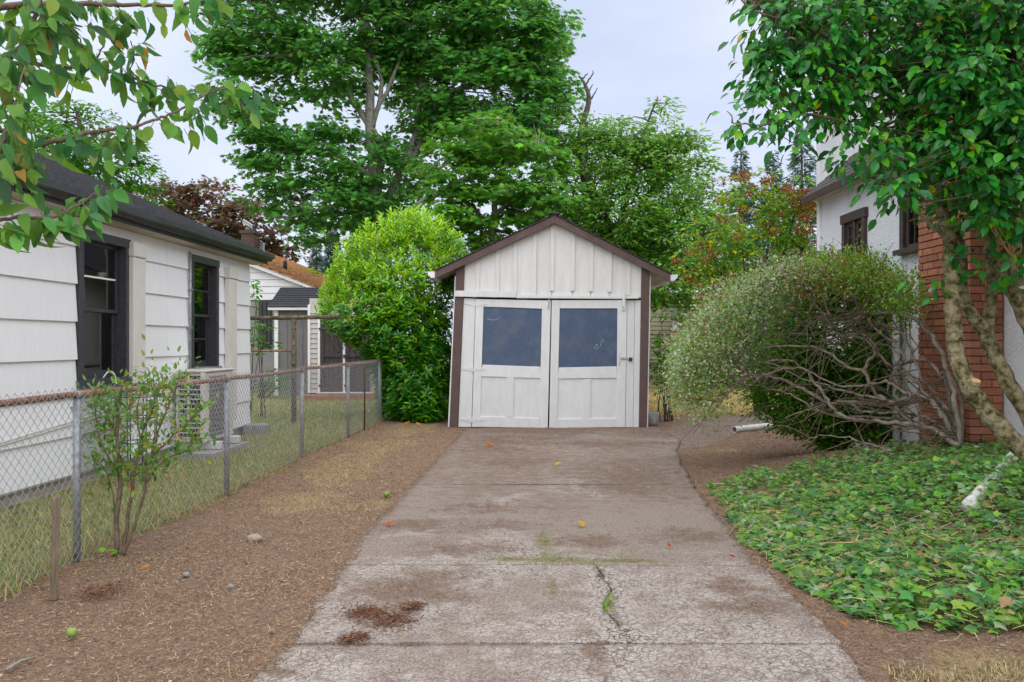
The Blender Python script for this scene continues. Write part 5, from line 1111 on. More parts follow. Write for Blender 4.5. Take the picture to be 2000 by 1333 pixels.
# ------------------------------------------------------------------ camellia tree on the right
ca = empty('camellia_tree', (4.0, 6.5, .3), 0, 'glossy dark green camellia tree with mossy leaning trunks at the right', 'tree')
def k6(pl, d0, d1): n = len(pl); return [P(u, v, d0 + (d1 - d0) * i / (n - 1)) for i, (u, v) in enumerate(pl)]
CT = [('trunk', [(2035, 975), (2012, 905), (1988, 870), (1933, 812), (1905, 772), (1888, 745), (1874, 710), (1864, 667), (1863, 627), (1859, 575), (1856, 507), (1853, 458), (1840, 415), (1828, 385), (1812, 335), (1790, 285), (1765, 225), (1736, 180)], 6.5, 6.9, .078, .036),
      ('limb', [(2060, 940), (2032, 860), (2000, 795), (1970, 748), (1943, 694), (1925, 650), (1900, 618), (1880, 580), (1877, 517), (1872, 470), (1850, 430)], 6.9, 6.95, .075, .038),
      ('limb', [(1926, 655), (1934, 615), (1937, 555), (1936, 497), (1930, 430), (1915, 350), (1890, 260), (1870, 160), (1850, 60)], 6.95, 7.0, .05, .025),
      ('limb', [(2090, 900), (2040, 720), (2004, 620), (1975, 565), (1962, 530), (1970, 490), (1985, 450), (1987, 418)], 6.8, 6.6, .066, .042),
      ('limb', [(1990, 560), (1985, 480), (2010, 380), (2020, 260), (2000, 120), (1980, 0)], 6.6, 6.6, .05, .025),
      ('limb', [(1736, 180), (1700, 172), (1665, 172), (1640, 168)], 6.9, 6.6, .03, .012), ('limb', [(1760, 215), (1690, 190), (1620, 205), (1560, 222), (1530, 235)], 6.9, 6.4, .026, .010), ('limb', [(1750, 300), (1725, 262), (1700, 240)], 6.9, 6.7, .026, .012),
      ('limb', [(1736, 180), (1725, 130), (1700, 60), (1680, -40)], 6.9, 6.8, .035, .015), ('limb', [(1720, 120), (1620, 70), (1530, 40), (1470, 20)], 6.85, 6.6, .02, .008), ('limb', [(1856, 470), (1820, 440), (1780, 400), (1740, 360)], 6.8, 6.3, .02, .008), ('limb', [(1560, 222), (1490, 245), (1430, 240)], 6.4, 6.3, .012, .005)]
nodes = []
for nm, pl, d0, d1, r0, r1 in CT:
    mb = MB(); nodes += limb(mb, k6(pl, d0, d1), r0, r1, 10, 4, .006); mb.build(nm, BARK_MOSS if r0 > .03 else BARK_GREY, ca, True)
for (u, v, d, r, w_) in ((1906, 744, 6.47, .036, (.0, -.05, .10)), (1875, 675, 6.62, .03, (.0, -.07, .02)), (1987, 418, 6.58, .04, (.01, -.03, .08)), (1862, 628, 6.7, .02, (0, -.06, .02))):
    c = P(u, v, d); w_ = Vector(w_); MB().tube([c - w_ * 1.4, c], [r * 1.15, r], 10).build('pruned_stub', BARK_MOSS, ca, True); MB().tube([c + w_ * .002, c + w_.normalized() * .004], [r * .93, r * .9], 10).build('cut_face', CUTWOOD, ca)
cb = [(1500, 40, 75, 60, 6.7, .4), (1600, 60, 100, 80, 6.6, .5), (1490, 130, 50, 50, 6.6, .3), (1560, 150, 75, 55, 6.5, .4), (1450, 235, 42, 28, 6.4, .2), (1510, 215, 60, 35, 6.4, .25), (1530, 265, 45, 25, 6.4, .2), (1650, 130, 80, 60, 6.5, .45), (1740, 60, 110, 90, 6.8, .6), (1880, 60, 130, 100, 6.8, .7), (1990, 80, 90, 120, 6.6, .6),
      (1800, 150, 100, 60, 6.5, .4), (1900, 170, 110, 60, 6.4, .5), (1985, 220, 70, 80, 6.3, .5), (1880, 260, 100, 55, 6.4, .45), (1950, 330, 85, 60, 6.3, .4), (1860, 330, 60, 45, 6.4, .35), (1740, 285, 85, 32, 6.5, .25), (1700, 320, 55, 30, 6.4, .22), (1790, 350, 75, 40, 6.3, .25), (1900, 400, 60, 40, 6.4, .3), (1960, 430, 50, 35, 6.4, .25), (1985, 500, 25, 35, 6.4, .2), (1760, 380, 35, 22, 6.3, .15), (1815, 545, 28, 25, 6.6, .12), (1650, 255, 40, 22, 6.4, .2), (1900, 480, 30, 25, 6.5, .15), (2050, 350, 60, 150, 6.5, .5), (1700, -60, 250, 60, 6.8, .8), (1950, 545, 40, 18, 6.5, .12), (1930, 120, 120, 90, 7.2, .4), (1830, 230, 90, 60, 7.2, .4), (1960, 300, 70, 90, 7.1, .4), (1860, 400, 50, 40, 7.0, .25), (1920, 360, 70, 50, 6.9, .3), (1650, 195, 70, 40, 6.6, .3), (1600, 215, 50, 30, 6.5, .25), (1720, 225, 60, 45, 6.7, .3), (1680, 290, 50, 30, 6.5, .2), (1780, 300, 60, 40, 6.7, .25)]
pos, dv, nr, cen = blobpts(cb, 900, .7, .15, 10, .35, .6)
n = len(pos); szc = .088 * np.clip(1 + rng.normal(0, .2, n), .5, 1.5); dv = dv + np.array([0, -.15, -.45]); nr = nr + np.array([0, -.45, .1])
pcol = palette([(.04, .145, .042), (.055, .18, .045), (.035, .115, .042), (.085, .23, .05), (.13, .29, .06)], n, [4, 4, 3, 2.4, 1]); pcol[rng.random(n) < .003] = (.5, .33, .04)
foliage(ca, 'crown', T_oval(.55, .07, .15), pos, dv, nr, szc, pcol, 300, hi=[T_hi(.56, .2, .25, 0, 8, .85), T_hi(.5, .35, .35, 0, 8, .85, .2), T_hi(.58, .1, .2, 0, 8, .85, -.2)], mats=GLOSSY)
mb = MB(); twigs(mb, nodes, cen, .004, 4, .6, .1); o = mb.build('twigs', TWIG, ca, True); o['kind'] = 'stuff'
mb = MB()
for k in range(14):
    a = P(1975, 500, 6.5); b = P(1975 + rng.uniform(-60, 25), 500 - rng.uniform(20, 110), 6.4 + rng.uniform(-.1, .1)); mb.tube(smoothpts([a, a.lerp(b, .5) + Vector(rng.normal(0, .02, 3)), b], 3), [.008, .007, .006, .005, .004, .003, .0025], 4, False)
o = mb.build('bare_shoots', CUTWOOD, ca, True); o['kind'] = 'stuff'

# ------------------------------------------------------------------ ivy bed
IVY = [(1380, 945), (1440, 1050), (1500, 1100), (1570, 1150), (1660, 1195), (1760, 1218), (1900, 1238), (2080, 1260)]
def iv_edge(y):
    e = [G(u, v, .03) for u, v in IVY]; ys = [p.y for p in e][::-1]; xs = [p.x for p in e][::-1]; return np.interp(y, ys, xs, left=9, right=9)
n = 60000; xs = rng.uniform(1.2, 4.4, n); ys = rng.uniform(3.2, 9.2, n); backline = 8.6 - .42 * np.abs(xs - 2.6) * (xs < 2.6) + .25 * fbm(xs, ys, 2, 33)
ok = (xs > iv_edge(np.minimum(ys, 8.45)) + .05 * fbm(xs, ys, 6, 31) + .03) & (ys < backline) & (ys > 3.3) & (ys > G(1660, 1195, .05).y - .9)
patch = fbm(xs, ys, 2.0, 35); ok &= rng.random(n) < (.62 + .5 * smooth(-.2, .5, patch)) * np.where(ys > 6.5, .75, 1)
xs, ys, patch = xs[ok], ys[ok], patch[ok]; sel = rng.permutation(len(xs))[:20500]; xs, ys, patch = xs[sel], ys[sel], patch[sel]; n = len(xs)
ed = np.clip((xs - iv_edge(np.minimum(ys, 8.45))) / .35, .2, 1); zs_ = ground_z(xs, ys) + .012 + (rng.random(n) ** .8) * np.clip(.10 + .08 * fbm(xs, ys, 3, 37), .02, .25) * ed
pos = np.stack([xs, ys, zs_], 1); a = rng.uniform(0, 6.283, n)
dv = np.stack([np.cos(a), np.sin(a) - .35, rng.normal(-.15, .25, n)], 1); nr = rng.normal(0, .36, (n, 3)) + np.array([0, -.25, 1])
me = leafmesh('ivy', T_ivy(), pos, dv, nr, .042 * np.clip(1 + rng.normal(0, .38, n), .3, 2.0), palette([(.125, .235, .07), (.10, .20, .075), (.19, .29, .09), (.075, .155, .075), (.20, .27, .17), (.30, .24, .13)], n, [4, 4, 2, 2, 2, .6]), LEAF)
o = put(me, 'ivy_ground_cover', shift=False); tag(o, 'bright green ivy covering the bed at the lower right', 'ivy', None, 'stuff')
n = 9500; i = rng.integers(0, len(xs), n); px_, py_ = xs[i] + rng.normal(0, .08, n), ys[i] + rng.normal(0, .08, n); a = rng.uniform(0, 6.283, n)
pos = np.stack([px_, py_, ground_z(px_, py_) + rng.random(n) * .10 + .01], 1); dv = np.stack([np.cos(a), np.sin(a), rng.normal(.0, .2, n)], 1)
me = leafmesh('dry_stems', T_sliver(), pos, dv, rng.normal(0, .4, (n, 3)) + np.array([0, 0, 1]), rng.uniform(.03, .13, n), palette([(.36, .26, .13), (.28, .19, .10), (.42, .35, .20), (.22, .26, .09)], n), LITTER, width=rng.uniform(.003, .006, n))
o = put(me, 'dry_ivy_stems', shift=False); tag(o, 'tan dry stems tangled among the ivy leaves', 'dry stems', None, 'stuff')

# ------------------------------------------------------------------ grass, straw and litter
def scatter(name, lab, cat, n, xr, yr, cond, length, width, cols, upright, wts=None, m=GRASS, tmpl=None, z=0.0, zj=0.0):
    x = rng.uniform(*xr, n); y = rng.uniform(*yr, n); k = cond(x, y); x, y = x[k], y[k]; n = len(x); a = rng.uniform(0, 6.283, n)
    pos = np.stack([x, y, ground_z(x, y) + z + rng.random(n) * zj], 1)
    if upright: dv = np.stack([np.cos(a) * .6, np.sin(a) * .6, np.abs(rng.normal(.8, .35, n)) + .1], 1); nr = np.stack([np.cos(a + 1.57) * .3 - np.cos(a) * .6, np.sin(a + 1.57) * .3 - np.sin(a) * .6, np.ones(n) * .5], 1)
    else: dv = np.stack([np.cos(a), np.sin(a), rng.normal(.05, .22, n)], 1); nr = rng.normal(0, .35, (n, 3)) + np.array([0, 0, 1])
    s = length * np.clip(1 + rng.normal(0, .35, n), .3, 2.2)
    me = leafmesh(name, tmpl or T_blade(), pos, dv, nr, s, palette(cols, n, wts), m, width=width * (1 + rng.normal(0, .2, n)))
    o = put(me, name, shift=False); tag(o, lab, cat, None, 'stuff'); return o
YR = lambda x, y: (np.abs(1000 + F * x / y - 1000) < 1080)
inl = lambda x, y: (x < fx(np.clip(y, 2.3, 15)) + .04 * fbm(x, y, 4, 5)) & (x > -4.1) & YR(x, y)
GC = [(.16, .23, .06), (.22, .26, .09), (.42, .35, .18), (.33, .29, .13), (.10, .19, .05)]
scatter('lawn_grass', 'patchy green and straw-coloured grass between fence and white house', 'grass', 62000, (-4.2, -2.1), (3.6, 13.4), inl, .055, .006, GC, True, [3, 3, 3, 3, 2])
scatter('far_lawn_grass', 'patchy lawn behind the fence in front of the sheds', 'grass', 52000, (-6.5, -1.6), (13.2, 22), lambda x, y: (x < np.where(y < 15.2, fx(np.clip(y, 2.3, 15)), -1.9)) & YR(x, y), .075, .011, GC, True, [3, 3, 3, 2, 2])
scatter('fence_weeds', 'taller dry grass fringe along the foot of the fence', 'grass', 9000, (-3.0, -2.0), (3.4, 15), lambda x, y: (np.abs(x - fx(np.clip(y, 2.3, 15)) + .05) < .11 + .06 * fbm(x, y, 3, 51)), .12, .005, [(.34, .28, .15), (.26, .24, .10), (.16, .20, .06)], True, [4, 3, 2])
scatter('back_lawn_grass', 'sunburnt straw-coloured lawn behind the garage on the right', 'grass', 42000, (2.2, 9), (16.2, 26), YR, .07, .012, [(.42, .33, .16), (.34, .27, .12), (.27, .25, .09), (.48, .40, .22)], True)
instrip = lambda x, y: (x > fx(np.clip(y, 2.3, 15)) - .02) & (x < edge(gl, y) + .06) & YR(x, y)
STRAW = [(.34, .23, .14), (.44, .33, .20), (.25, .15, .085), (.16, .095, .06), (.54, .43, .29)]
scatter('dry_grass_litter', 'brown straw and dead grass litter on the bare strip left of the driveway', 'dry grass', 130000, (-3.0, .2), (2.4, 14.2), lambda x, y: instrip(x, y) & (rng.random(len(x)) < .55 + .45 * smooth(-.3, .5, fbm(x, y, 2.2, 11))), .022, .0026, STRAW, False, [4, 3, 4, 3, 1], LITTER, T_sliver(), .002, .012)
scatter('dry_grass_tufts', 'short tan dead grass tufts on the bare strip left of the driveway', 'dry grass', 26000, (-3.0, .2), (2.4, 14.2), lambda x, y: instrip(x, y) & (rng.random(len(x)) < smooth(-.1, .9, fbm(x, y, 2.2, 11) * .5 + 1.0 * np.exp(-((x - fx(np.clip(y, 2.3, 15)) - .75) / .40) ** 2) * smooth(4.0, 7.5, y))), .030, .004, [(.38, .28, .15), (.30, .21, .115), (.44, .35, .20), (.25, .23, .09)], True, [4, 3, 2, .6], LITTER)
inright = lambda x, y: (x > edge(gr, y) - .05) & (y < 15.5) & YR(x, y) & ((y > 8.1) | (x < iv_edge(np.minimum(y, 8.45)) + .12))
scatter('mulch_litter', 'reddish brown bark and needle litter right of the driveway', 'mulch', 60000, (1.0, 5.0), (2.3, 14.5), inright, .026, .0040, [(.20, .11, .07), (.13, .075, .05), (.28, .18, .11), (.36, .27, .18)], False, [4, 3, 3, 1], LITTER, T_sliver(), .002, .01)
scatter('corner_dry_grass', 'dry tan grass at the lower right corner below the ivy', 'dry grass', 20000, (1.25, 2.6), (2.3, 3.7), lambda x, y: (x > edge(gr, y) + .12) & (x < iv_edge(np.minimum(y, 8.45)) + .2) & (rng.random(len(x)) < smooth(-.2, .6, fbm(x, y, 3, 61) + (x - 1.5) * .9)), .028, .0035, [(.42, .34, .19), (.32, .27, .13), (.2, .22, .08)], True, [4, 3, 1], LITTER)
CHIPC = [(.14, .085, .055), (.22, .15, .10), (.09, .06, .045), (.30, .27, .24), (.36, .26, .16)]
scatter('bark_chips', 'scattered bark chips and crumbs on the bare strip left of the driveway', 'bark chips', 7000, (-3.0, .2), (2.4, 14.2), instrip, .017, .014, CHIPC, False, [4, 3, 3, 1.2, 1.5], LITTER, T_dia(.9), .008, .008)
scatter('bark_crumbs', 'scattered bark crumbs on the bare soil right of the driveway', 'bark chips', 4500, (1.0, 5.0), (2.3, 14.5), inright, .017, .014, CHIPC, False, [4, 3, 3, 1.2, 1.5], LITTER, T_dia(.9), .008, .008)
indrive = lambda x, y: (x > edge(gl, y)) & (x < edge(gr, y)) & (y < 13.9)
def dl(x, y):
    w_ = np.zeros_like(x)
    for (u, v, rx, ry) in STAINS:
        p = G(u, v); w_ = np.maximum(w_, np.exp(-(((x - p.x) / rx) ** 2 + ((y - p.y) / (ry * 2.0)) ** 2) * 1.3))
    e = np.minimum(x - edge(gl, y), edge(gr, y) - x); return indrive(x, y) & (rng.random(len(x)) < np.maximum(np.maximum(w_ * .95 * (rng.random(len(x)) < .9), .9 * np.exp(-(e / .06) ** 2)), .05))
x = rng.uniform(-1.6, 2.4, 90000); y = rng.uniform(2.4, 13.9, 90000); k = dl(x, y); x, y = x[k], y[k]; n = len(x); a = rng.uniform(0, 6.283, n)
me = leafmesh('driveway_litter', T_sliver(), np.stack([x, y, .021 + rng.random(n) * .008], 1), np.stack([np.cos(a), np.sin(a), rng.normal(0, .12, n)], 1), rng.normal(0, .3, (n, 3)) + np.array([0, 0, 1]), rng.uniform(.008, .035, n), palette([(.16, .085, .05), (.11, .06, .04), (.24, .14, .09), (.32, .23, .15)], n, [4, 3, 2, 1]), LITTER, width=rng.uniform(.002, .005, n))
o = put(me, 'driveway_litter', shift=False); tag(o, 'small brown needles and crumbs lying on the driveway', 'litter', None, 'stuff')
# grass in the crack
n = 520; t = rng.beta(2.2, 2.2, n); yv = y_at(1212) + (y_at(1160) - y_at(1212)) * t; xv = np.interp(yv, cy, cx_) + rng.normal(0, .014, n)
extra = rng.random(n) < .12; xv = np.where(extra, G(1196, 1220).x + rng.normal(0, .03, n), xv); yv = np.where(extra, y_at(1220) + rng.normal(0, .03, n), yv)
a = rng.uniform(0, 6.283, n); me = leafmesh('crack_grass', T_blade(), np.stack([xv, yv, np.full(n, -.005)], 1), np.stack([np.cos(a) * .7, np.sin(a) * .7, np.ones(n) * .8], 1), np.stack([-np.cos(a), -np.sin(a), np.ones(n)], 1), rng.uniform(.02, .055, n), palette([(.14, .27, .06), (.18, .30, .08), (.26, .27, .10)], n), GRASS, width=rng.uniform(.003, .005, n))
o = put(me, 'crack_grass', shift=False); tag(o, 'bright green grass tuft growing in the driveway crack', 'grass', None, 'stuff')
n = 1500; u = rng.normal(1120, 90, n); v = 1098 + rng.normal(0, 9, n) + 6 * np.sin(u * .05); vert = rng.random(n) < .25; u = np.where(vert, rng.normal(1062, 12, n), u); v = np.where(vert, rng.uniform(1040, 1100, n), v)
gx_ = np.array([list(G(a_, b_3)) for a_, b_3 in zip(u, v)]); a = rng.uniform(0, 6.283, n)
me = leafmesh('joint_moss', T_blade(), gx_ + np.array([0, 0, .012]), np.stack([np.cos(a), np.sin(a), np.ones(n) * .6], 1), np.stack([-np.cos(a), -np.sin(a), np.ones(n)], 1), rng.uniform(.008, .025, n), palette([(.18, .20, .06), (.24, .22, .09), (.16, .23, .06)], n), GRASS, width=rng.uniform(.003, .005, n))
o = put(me, 'joint_moss', shift=False); tag(o, 'yellow-green moss and grass along the middle driveway joint', 'moss', None, 'stuff')

# ------------------------------------------------------------------ fence shrub
fs_ = empty('fence_shrub', G(232, 1085), 0, 'young multi-stemmed shrub with glossy leaves growing through the fence', 'shrub')
DS = 5.62; q = lambda u, v, o_=0: P(u, v, DS + o_)
SH = [([(226, 1088), (228, 1000), (236, 930), (228, 850), (232, 790), (240, 745)], .019, .005, .0), ([(238, 1088), (250, 1010), (262, 930), (275, 860), (300, 790), (318, 740)], .014, .004, .05), ([(240, 1086), (262, 1030), (282, 960), (292, 900), (330, 860), (372, 820), (400, 790)], .013, .004, -.05),
      ([(236, 930), (205, 880), (190, 830), (185, 780)], .008, .003, -.05), ([(262, 930), (230, 880), (218, 800)], .007, .003, .1), ([(282, 950), (320, 900), (365, 880), (385, 850)], .007, .003, .05), ([(275, 860), (268, 800), (280, 745)], .007, .003, 0), ([(292, 900), (310, 840), (340, 770), (352, 735)], .008, .003, .08), ([(228, 850), (205, 800), (200, 760)], .006, .003, .08), ([(300, 800), (300, 770), (290, 730)], .005, .002, -.08), ([(226, 1000), (212, 930), (180, 890)], .006, .003, -.08)]
pos = []; dv = []; nr = []; szs = []
for pl, r0, r1, o_ in SH:
    mb = MB(); pts = limb(mb, [q(u, v, o_ * (i / len(pl))) for i, (u, v) in enumerate(pl)], r0, r1, 6, 4, .003); mb.build('stem', TWIG, fs_, True)
    for p in pts[max(2, int(len(pts) * (.42 if r0 > .01 else .15))):]:
        if p.z < .42: continue
        for s in range(rng.integers(11, 17)):
            a = rng.uniform(0, 6.283); off = np.array([math.cos(a) * .07, math.sin(a) * .06, rng.normal(0, .05)]) * rng.uniform(.1, 1.7)
            pos.append(np.array(p) + off); dv.append(off * 8 + np.array([0, 0, .45]) + rng.normal(0, .35, 3)); nr.append(np.array([0, -.35, .8]) + rng.normal(0, .45, 3)); szs.append(rng.uniform(.028, .058))
n = len(pos); cl = palette([(.10, .18, .055), (.14, .22, .07), (.17, .20, .06), (.07, .135, .055)], n, [3, 3, 2, 2]); cl[rng.random(n) < .02] = (.26, .15, .06)
foliage(fs_, 'foliage', T_oval(.46), np.array(pos), np.array(dv), np.array(nr), np.array(szs), cl, 300)
wd = empty('weed_seedling', G(218, 1088), 0, 'single bright green weed seedling at the foot of the fence shrub', 'weed')
c = np.array(G(218, 1088)); leafobjs('leaf', MAPLE, np.array([c + [0, 0, .03], c + [.02, -.02, .05], c + [-.03, .0, .045]]), np.array([[.8, -.5, .1], [.1, -.9, .2], [-.9, -.3, .2]]), np.array([[0, -.4, 1.], [.1, -.5, 1], [-.1, -.4, 1]]), np.array([.06, .07, .06]), np.array([[.16, .40, .05], [.18, .42, .05], [.15, .36, .05]]), wd)
MB().tube([Vector(c), Vector(c) + Vector((0, 0, .05))], .003, 5).build('stem', TWIG, wd)

# ------------------------------------------------------------------ apple tree, trunk just out of frame on the left
ap = empty('apple_tree', (-2.25, 1.9, 0), 0, 'apple tree branches with large serrated leaves hanging in from the upper left', 'tree')
AP = [([(-2.25, 1.9, -.1), (-2.22, 1.92, .6), (-2.15, 2.0, 1.2), (-2.05, 2.1, 1.75)], .09, .06, 0)]
def pa(pl, d0, d1): n = len(pl); return [tuple(P(u, v, d0 + (d1 - d0) * i / (n - 1))) for i, (u, v) in enumerate(pl)]
hub = (-2.05, 2.1, 1.75); hub2 = (-1.95, 2.3, 2.2)
AP += [([hub, hub2, (-1.9, 2.4, 2.6)], .055, .03, 0),
       ([hub2] + pa([(-120, 60), (0, 14), (90, 10), (165, 9), (227, 8), (315, 11), (394, 2), (430, -8)], 2.5, 2.75), .022, .003, 1), ([hub] + pa([(-90, 220), (0, 135), (35, 95), (60, 60), (75, 20), (80, -30)], 2.4, 2.5), .022, .006, 1),
       ([hub2] + pa([(-100, 120), (0, 122), (88, 128), (176, 134), (252, 151), (315, 170), (350, 173)], 2.6, 2.9), .016, .003, 1), ([hub] + pa([(-110, 330), (0, 309), (54, 290), (151, 265), (214, 252), (252, 249), (299, 235), (347, 217), (394, 189), (441, 173), (498, 170)], 2.45, 2.9), .016, .0025, 1),
       ([hub] + pa([(-100, 450), (0, 430), (57, 425), (100, 425), (144, 404), (175, 385), (208, 362)], 2.35, 2.6), .012, .002, 1), ([hub] + pa([(-60, 320), (10, 260), (30, 200), (50, 130)], 2.3, 2.4), .012, .003, 1), (pa([(60, 60), (110, 40), (150, 70), (170, 110)], 2.5, 2.6), .006, .002, 1), (pa([(176, 134), (200, 90), (205, 40), (200, 10)], 2.7, 2.7), .005, .002, 1), (pa([(252, 151), (262, 110), (255, 80)], 2.8, 2.8), .004, .002, 1), (pa([(214, 252), (200, 290), (190, 310)], 2.6, 2.6), .004, .002, 1), (pa([(54, 290), (30, 330), (20, 350)], 2.5, 2.5), .005, .002, 1)]
pos = []; dv = []; nr = []; szs = []
for i, (pl, r0, r1, lv) in enumerate(AP):
    mb = MB(); pts = limb(mb, pl, r0 * (1 if i < 2 else .6), r1 * .8, 9 if r0 > .03 else 6, 6, .002 if i else .01); mb.build('trunk' if i == 0 else 'branch', APPLEBARK, ap, True)
    if not lv: continue
    for p in pts[2:]:
        u = 1000 + F * p.x / p.y; v = HZ - F * (p.z - EYE) / p.y
        if u < -150: continue
        k = rng.integers(1, 4) if u < 120 else rng.integers(1, 4) if v < 300 else rng.integers(1, 4)
        if rng.random() < .12: k = 0
        if u < 120 and v < 320: k += 1
        for s in range(k):
            a = rng.uniform(0, 6.283); off = np.array([math.cos(a), math.sin(a), rng.normal(-.3, .8)]) * rng.uniform(.01, .055)
            pos.append(np.array(p) + off); dv.append(off * 14 + np.array([.25, -.1, -.75]) + rng.normal(0, .35, 3)); nr.append(np.array([0, -.75, .55]) + rng.normal(0, .6, 3)); szs.append(rng.uniform(.04, .088))
n = len(pos); cl = palette([(.075, .16, .055), (.11, .20, .06), (.06, .135, .06), (.15, .24, .07)], n, [4, 3, 3, 1.2]); cl[rng.random(n) < .02] = (.30, .20, .08)
AT = T_oval(.52, .09, .22)
foliage(ap, 'foliage', AT, np.array(pos), np.array(dv), np.array(nr), np.array(szs), cl, 300, hi=[T_hi(.50, .45, .5, .05, 13, .8, .3), T_hi(.42, .7, .7, .05, 13, .85, -.5), T_hi(.54, .2, .3, .05, 13, .8, .1), T_hi(.46, -.3, .5, .05, 13, .8, .5)])
mb = MB()
for p_, d_ in zip(pos, dv): mb.tube([p_ - np.array(d_) * .012, p_], .0012, 3, False)
o = mb.build('leaf_stalks', APPLEBARK, ap, True); o['kind'] = 'stuff'

# ------------------------------------------------------------------ small things lying about
def pipe(name, a, b, r, lab, ri=None, m=PVC):
    root = empty(name, a, 0, lab, 'pipe'); a, b = Vector(a), Vector(b); t = (b - a).normalized(); mb = MB(); n = 14; ri = ri or r * .86
    mb.tube([a + t * .001, b], r, n, False); mb.tube([a, a + t * .25, b], ri, n, False); mb.tube([a, a + t * .0005], [ri, r], n, False); mb.build('pipe_body', m, root, True); return root
pipe('pvc_pipe', G(1434, 847) + Vector((0, 0, .055)), G(1515, 838) + Vector((0, 0, .055)), .052, 'white plastic pipe lying on bare soil with its open end toward the driveway')
pipe('pvc_pipe', P(1612, 889, 9.9) , P(1652, 887, 10.0), .022, 'short thin white pipe lying under the boxwood bush')
cpr = empty('corrugated_pipe', P(1895, 985, 5.0), 0, 'white corrugated drain pipe half buried in the ivy at the right edge', 'pipe')
mb = MB(); a, b = Vector((3.02, 5.75, float(ground_z(np.array(3.02), np.array(5.75))) + .085)), Vector((4.08, 7.0, float(ground_z(np.array(4.08), np.array(7.0))) + .13)); L_ = (b - a).length; nn = 150
mb.tube([a.lerp(b, i / nn) for i in range(nn + 1)], [.046 if (i // 2) % 2 else .052 for i in range(nn + 1)], 12).build('pipe_body', PVC, cpr, True)
def lump(name, loc, r, m, lab, cat, sc=(1, 1, .7), seed=0, group=None):
    bm = bmesh.new(); bmesh.ops.create_icosphere(bm, subdivisions=2, radius=r); g = np.random.default_rng(seed); ph = g.uniform(0, 6.28, 9)
    for v in bm.verts:
        q_ = v.co / r; f = 1 + .16 * math.sin(3 * q_.x + ph[0]) * math.sin(3 * q_.y + ph[1]) + .12 * math.sin(5 * q_.z + ph[2] + 2 * q_.x); v.co = Vector((v.co.x * sc[0] * f, v.co.y * sc[1] * f, v.co.z * sc[2] * f))
    me = bpy.data.meshes.new(name); bm.to_mesh(me); bm.free(); me.materials.append(m); me.polygons.foreach_set('use_smooth', [True] * len(me.polygons)); o = bpy.data.objects.new(name, me); COL.objects.link(o)
    o.location = Vector(loc) + Vector((0, 0, r * sc[2] * .75)); o.rotation_euler.z = seed; return tag(o, lab, cat, group)
lump('stone', G(497, 1060), .05, STONE, 'pale tan stone on the bare dirt left of the driveway', 'stone', seed=1)
lump('stone', G(363, 1126), .022, BLOCK, 'small grey pebble on the dirt near the leafy fence shrub', 'stone', seed=2)
lump('stone', G(451, 1150), .02, BLOCK, 'tiny grey pebble on the dirt between shrub and driveway', 'stone', seed=3)
APPLE = mat('green_apple_skin', (.22, .30, .06), .4, .15, 8, .05, 40, .05, .5)
def apple(loc, r, lab):
    root = empty('fallen_apple', loc, 0, lab, 'apple'); c = Vector(loc) + Vector((0, 0, r * .9))
    prof = [(0, -.80), (.30, -.92), (.70, -.72), (.97, -.2), (1.0, .2), (.80, .68), (.40, .88), (.12, .76), (0, .66)]; mb = MB(); n = 14
    mb.tube([c + Vector((0, 0, z * r)) for _, z in prof], [max(.001, x * r) for x, _ in prof], n, False); mb.build('fruit', APPLE, root, True); MB().tube([c + Vector((0, 0, .66 * r)), c + Vector((.2 * r, -.1 * r, 1.15 * r))], .0018, 5).build('stalk', TWIG, root)
apple(G(140, 1246), .026, 'small green apple fallen on the dirt at the lower left'); apple(G(755, 971), .028, 'small green apple fallen by the left driveway edge')
def fleaf(u, v, size, col, lab, yaw):
    p = G(u, v); x_in = edge(gl, p.y) < p.x < edge(gr, p.y); p.z = (.022 if x_in else float(ground_z(np.array(p.x), np.array(p.y))) + .012)
    tv, tf = T_oval(.62, .22, -.25); me = bpy.data.meshes.new('fallen_leaf'); me.from_pydata([tuple(x) for x in tv], [], tf); me.materials.append(LEAFO); o = bpy.data.objects.new('fallen_leaf', me); COL.objects.link(o)
    o.location = p; o.rotation_euler = (rad(6), 0, yaw); o.scale = (size,) * 3; col = [c * .62 + .03 for c in col]; o.color = (*col, 1); tag(o, lab, 'leaf', 'fallen leaves')
OR = (.55, .22, .06); YE_ = (.62, .36, .05); RD = (.36, .10, .04)
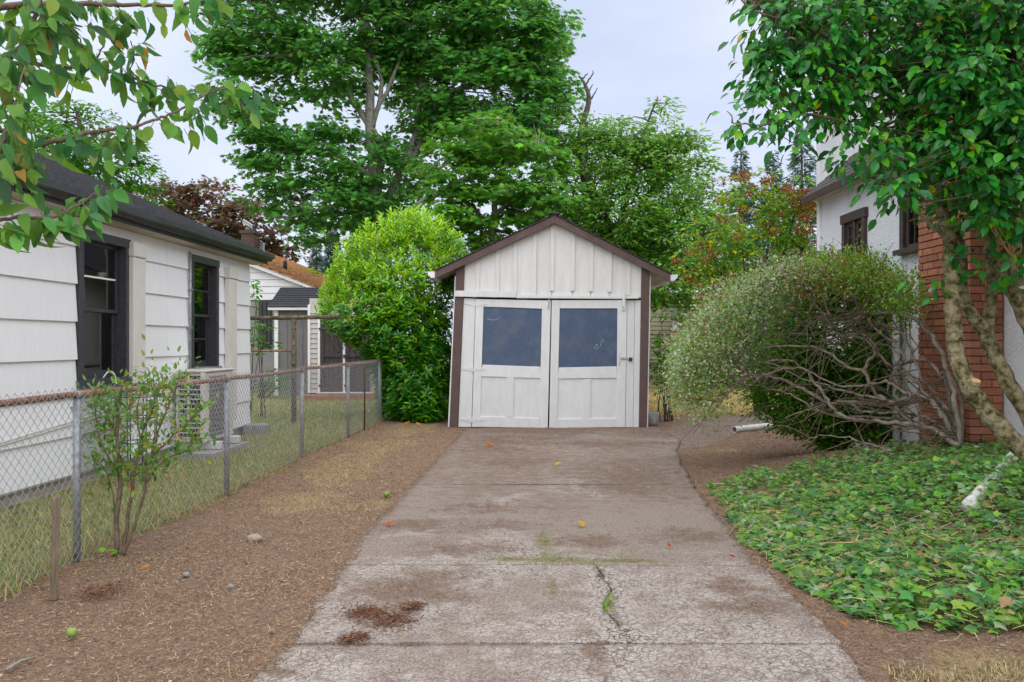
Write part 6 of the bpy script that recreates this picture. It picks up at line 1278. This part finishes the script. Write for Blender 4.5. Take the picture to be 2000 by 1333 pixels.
fleaf(750, 1032, .09, (.5, .22, .10), 'orange-brown fallen leaf at the left driveway edge', -1.3); fleaf(1140, 1035, .085, YE_, 'yellow-orange fallen leaf in the middle of the driveway', .4); fleaf(963, 875, .13, OR, 'orange fallen leaf on the driveway near the garage', 1.2); fleaf(1085, 913, .09, (.6, .5, .12), 'small yellow fallen leaf on the driveway before the garage doors', -.9)
fleaf(1309, 1076, .05, RD, 'small red-brown fallen leaf on the right half of the driveway', .2); fleaf(1436, 1095, .05, RD, 'small red-brown fallen leaf beside the right driveway edge', 2.0); fleaf(272, 1116, .07, (.6, .36, .12), 'pale orange fallen leaf on the dirt below the fence shrub', -1.4); fleaf(1655, 1228, .045, OR, 'tiny orange leaf on the dirt below the ivy bed', .7)
fleaf(820, 834, .16, (.5, .3, .12), 'tan fallen leaf under the laurel', .5); fleaf(790, 832, .15, (.5, .26, .08), 'orange fallen leaf under the left side of the laurel', -.6)
def clump(u, v, r, n, lab):
    r = np.array([r * 1.2, r * 1.5]); n = n * 2
    p = np.array(G(u, v)); x = rng.normal(0, 1, (n, 3)) * np.array([r[0], r[1], .01]); x[:, 2] = np.abs(x[:, 2]) * .6 + .021; me = leafmesh('debris_clump', T_sliver(), p + x, rng.normal(0, 1, (n, 3)) * np.array([1, 1, .14]), rng.normal(0, .5, (n, 3)) + np.array([0, 0, 1]), rng.uniform(.008, .035, n), palette([(.10, .045, .03), (.16, .075, .045), (.22, .12, .07)], n), LITTER, width=rng.uniform(.003, .007, n))
    o = put(me, 'debris_clump'); tag(o, lab, 'debris', 'needle clumps on the driveway', 'stuff')
clump(712, 1205, .045, 330, 'dark brown clump of needles on the left of the driveway'); clump(765, 1220, .05, 260, 'flat brown wisp of needles beside the dark clump'); clump(806, 1194, .028, 160, 'small round brown needle clump on the driveway'); clump(690, 1257, .03, 150, 'small brown needle clump near the left driveway edge'); clump(195, 1162, .05, 220, 'brown bark debris on the dirt beside the wooden stake')
mb = MB(); limb(mb, [G(12, 1318) + Vector((0, 0, .02)), G(40, 1306) + Vector((0, 0, .03)), G(68, 1296) + Vector((0, 0, .025))], .008, .005, 6); o = mb.build('stick', BARK_PALE, None, True); tag(o, 'pale lichen-covered stick on the dirt in the lower left corner', 'stick')
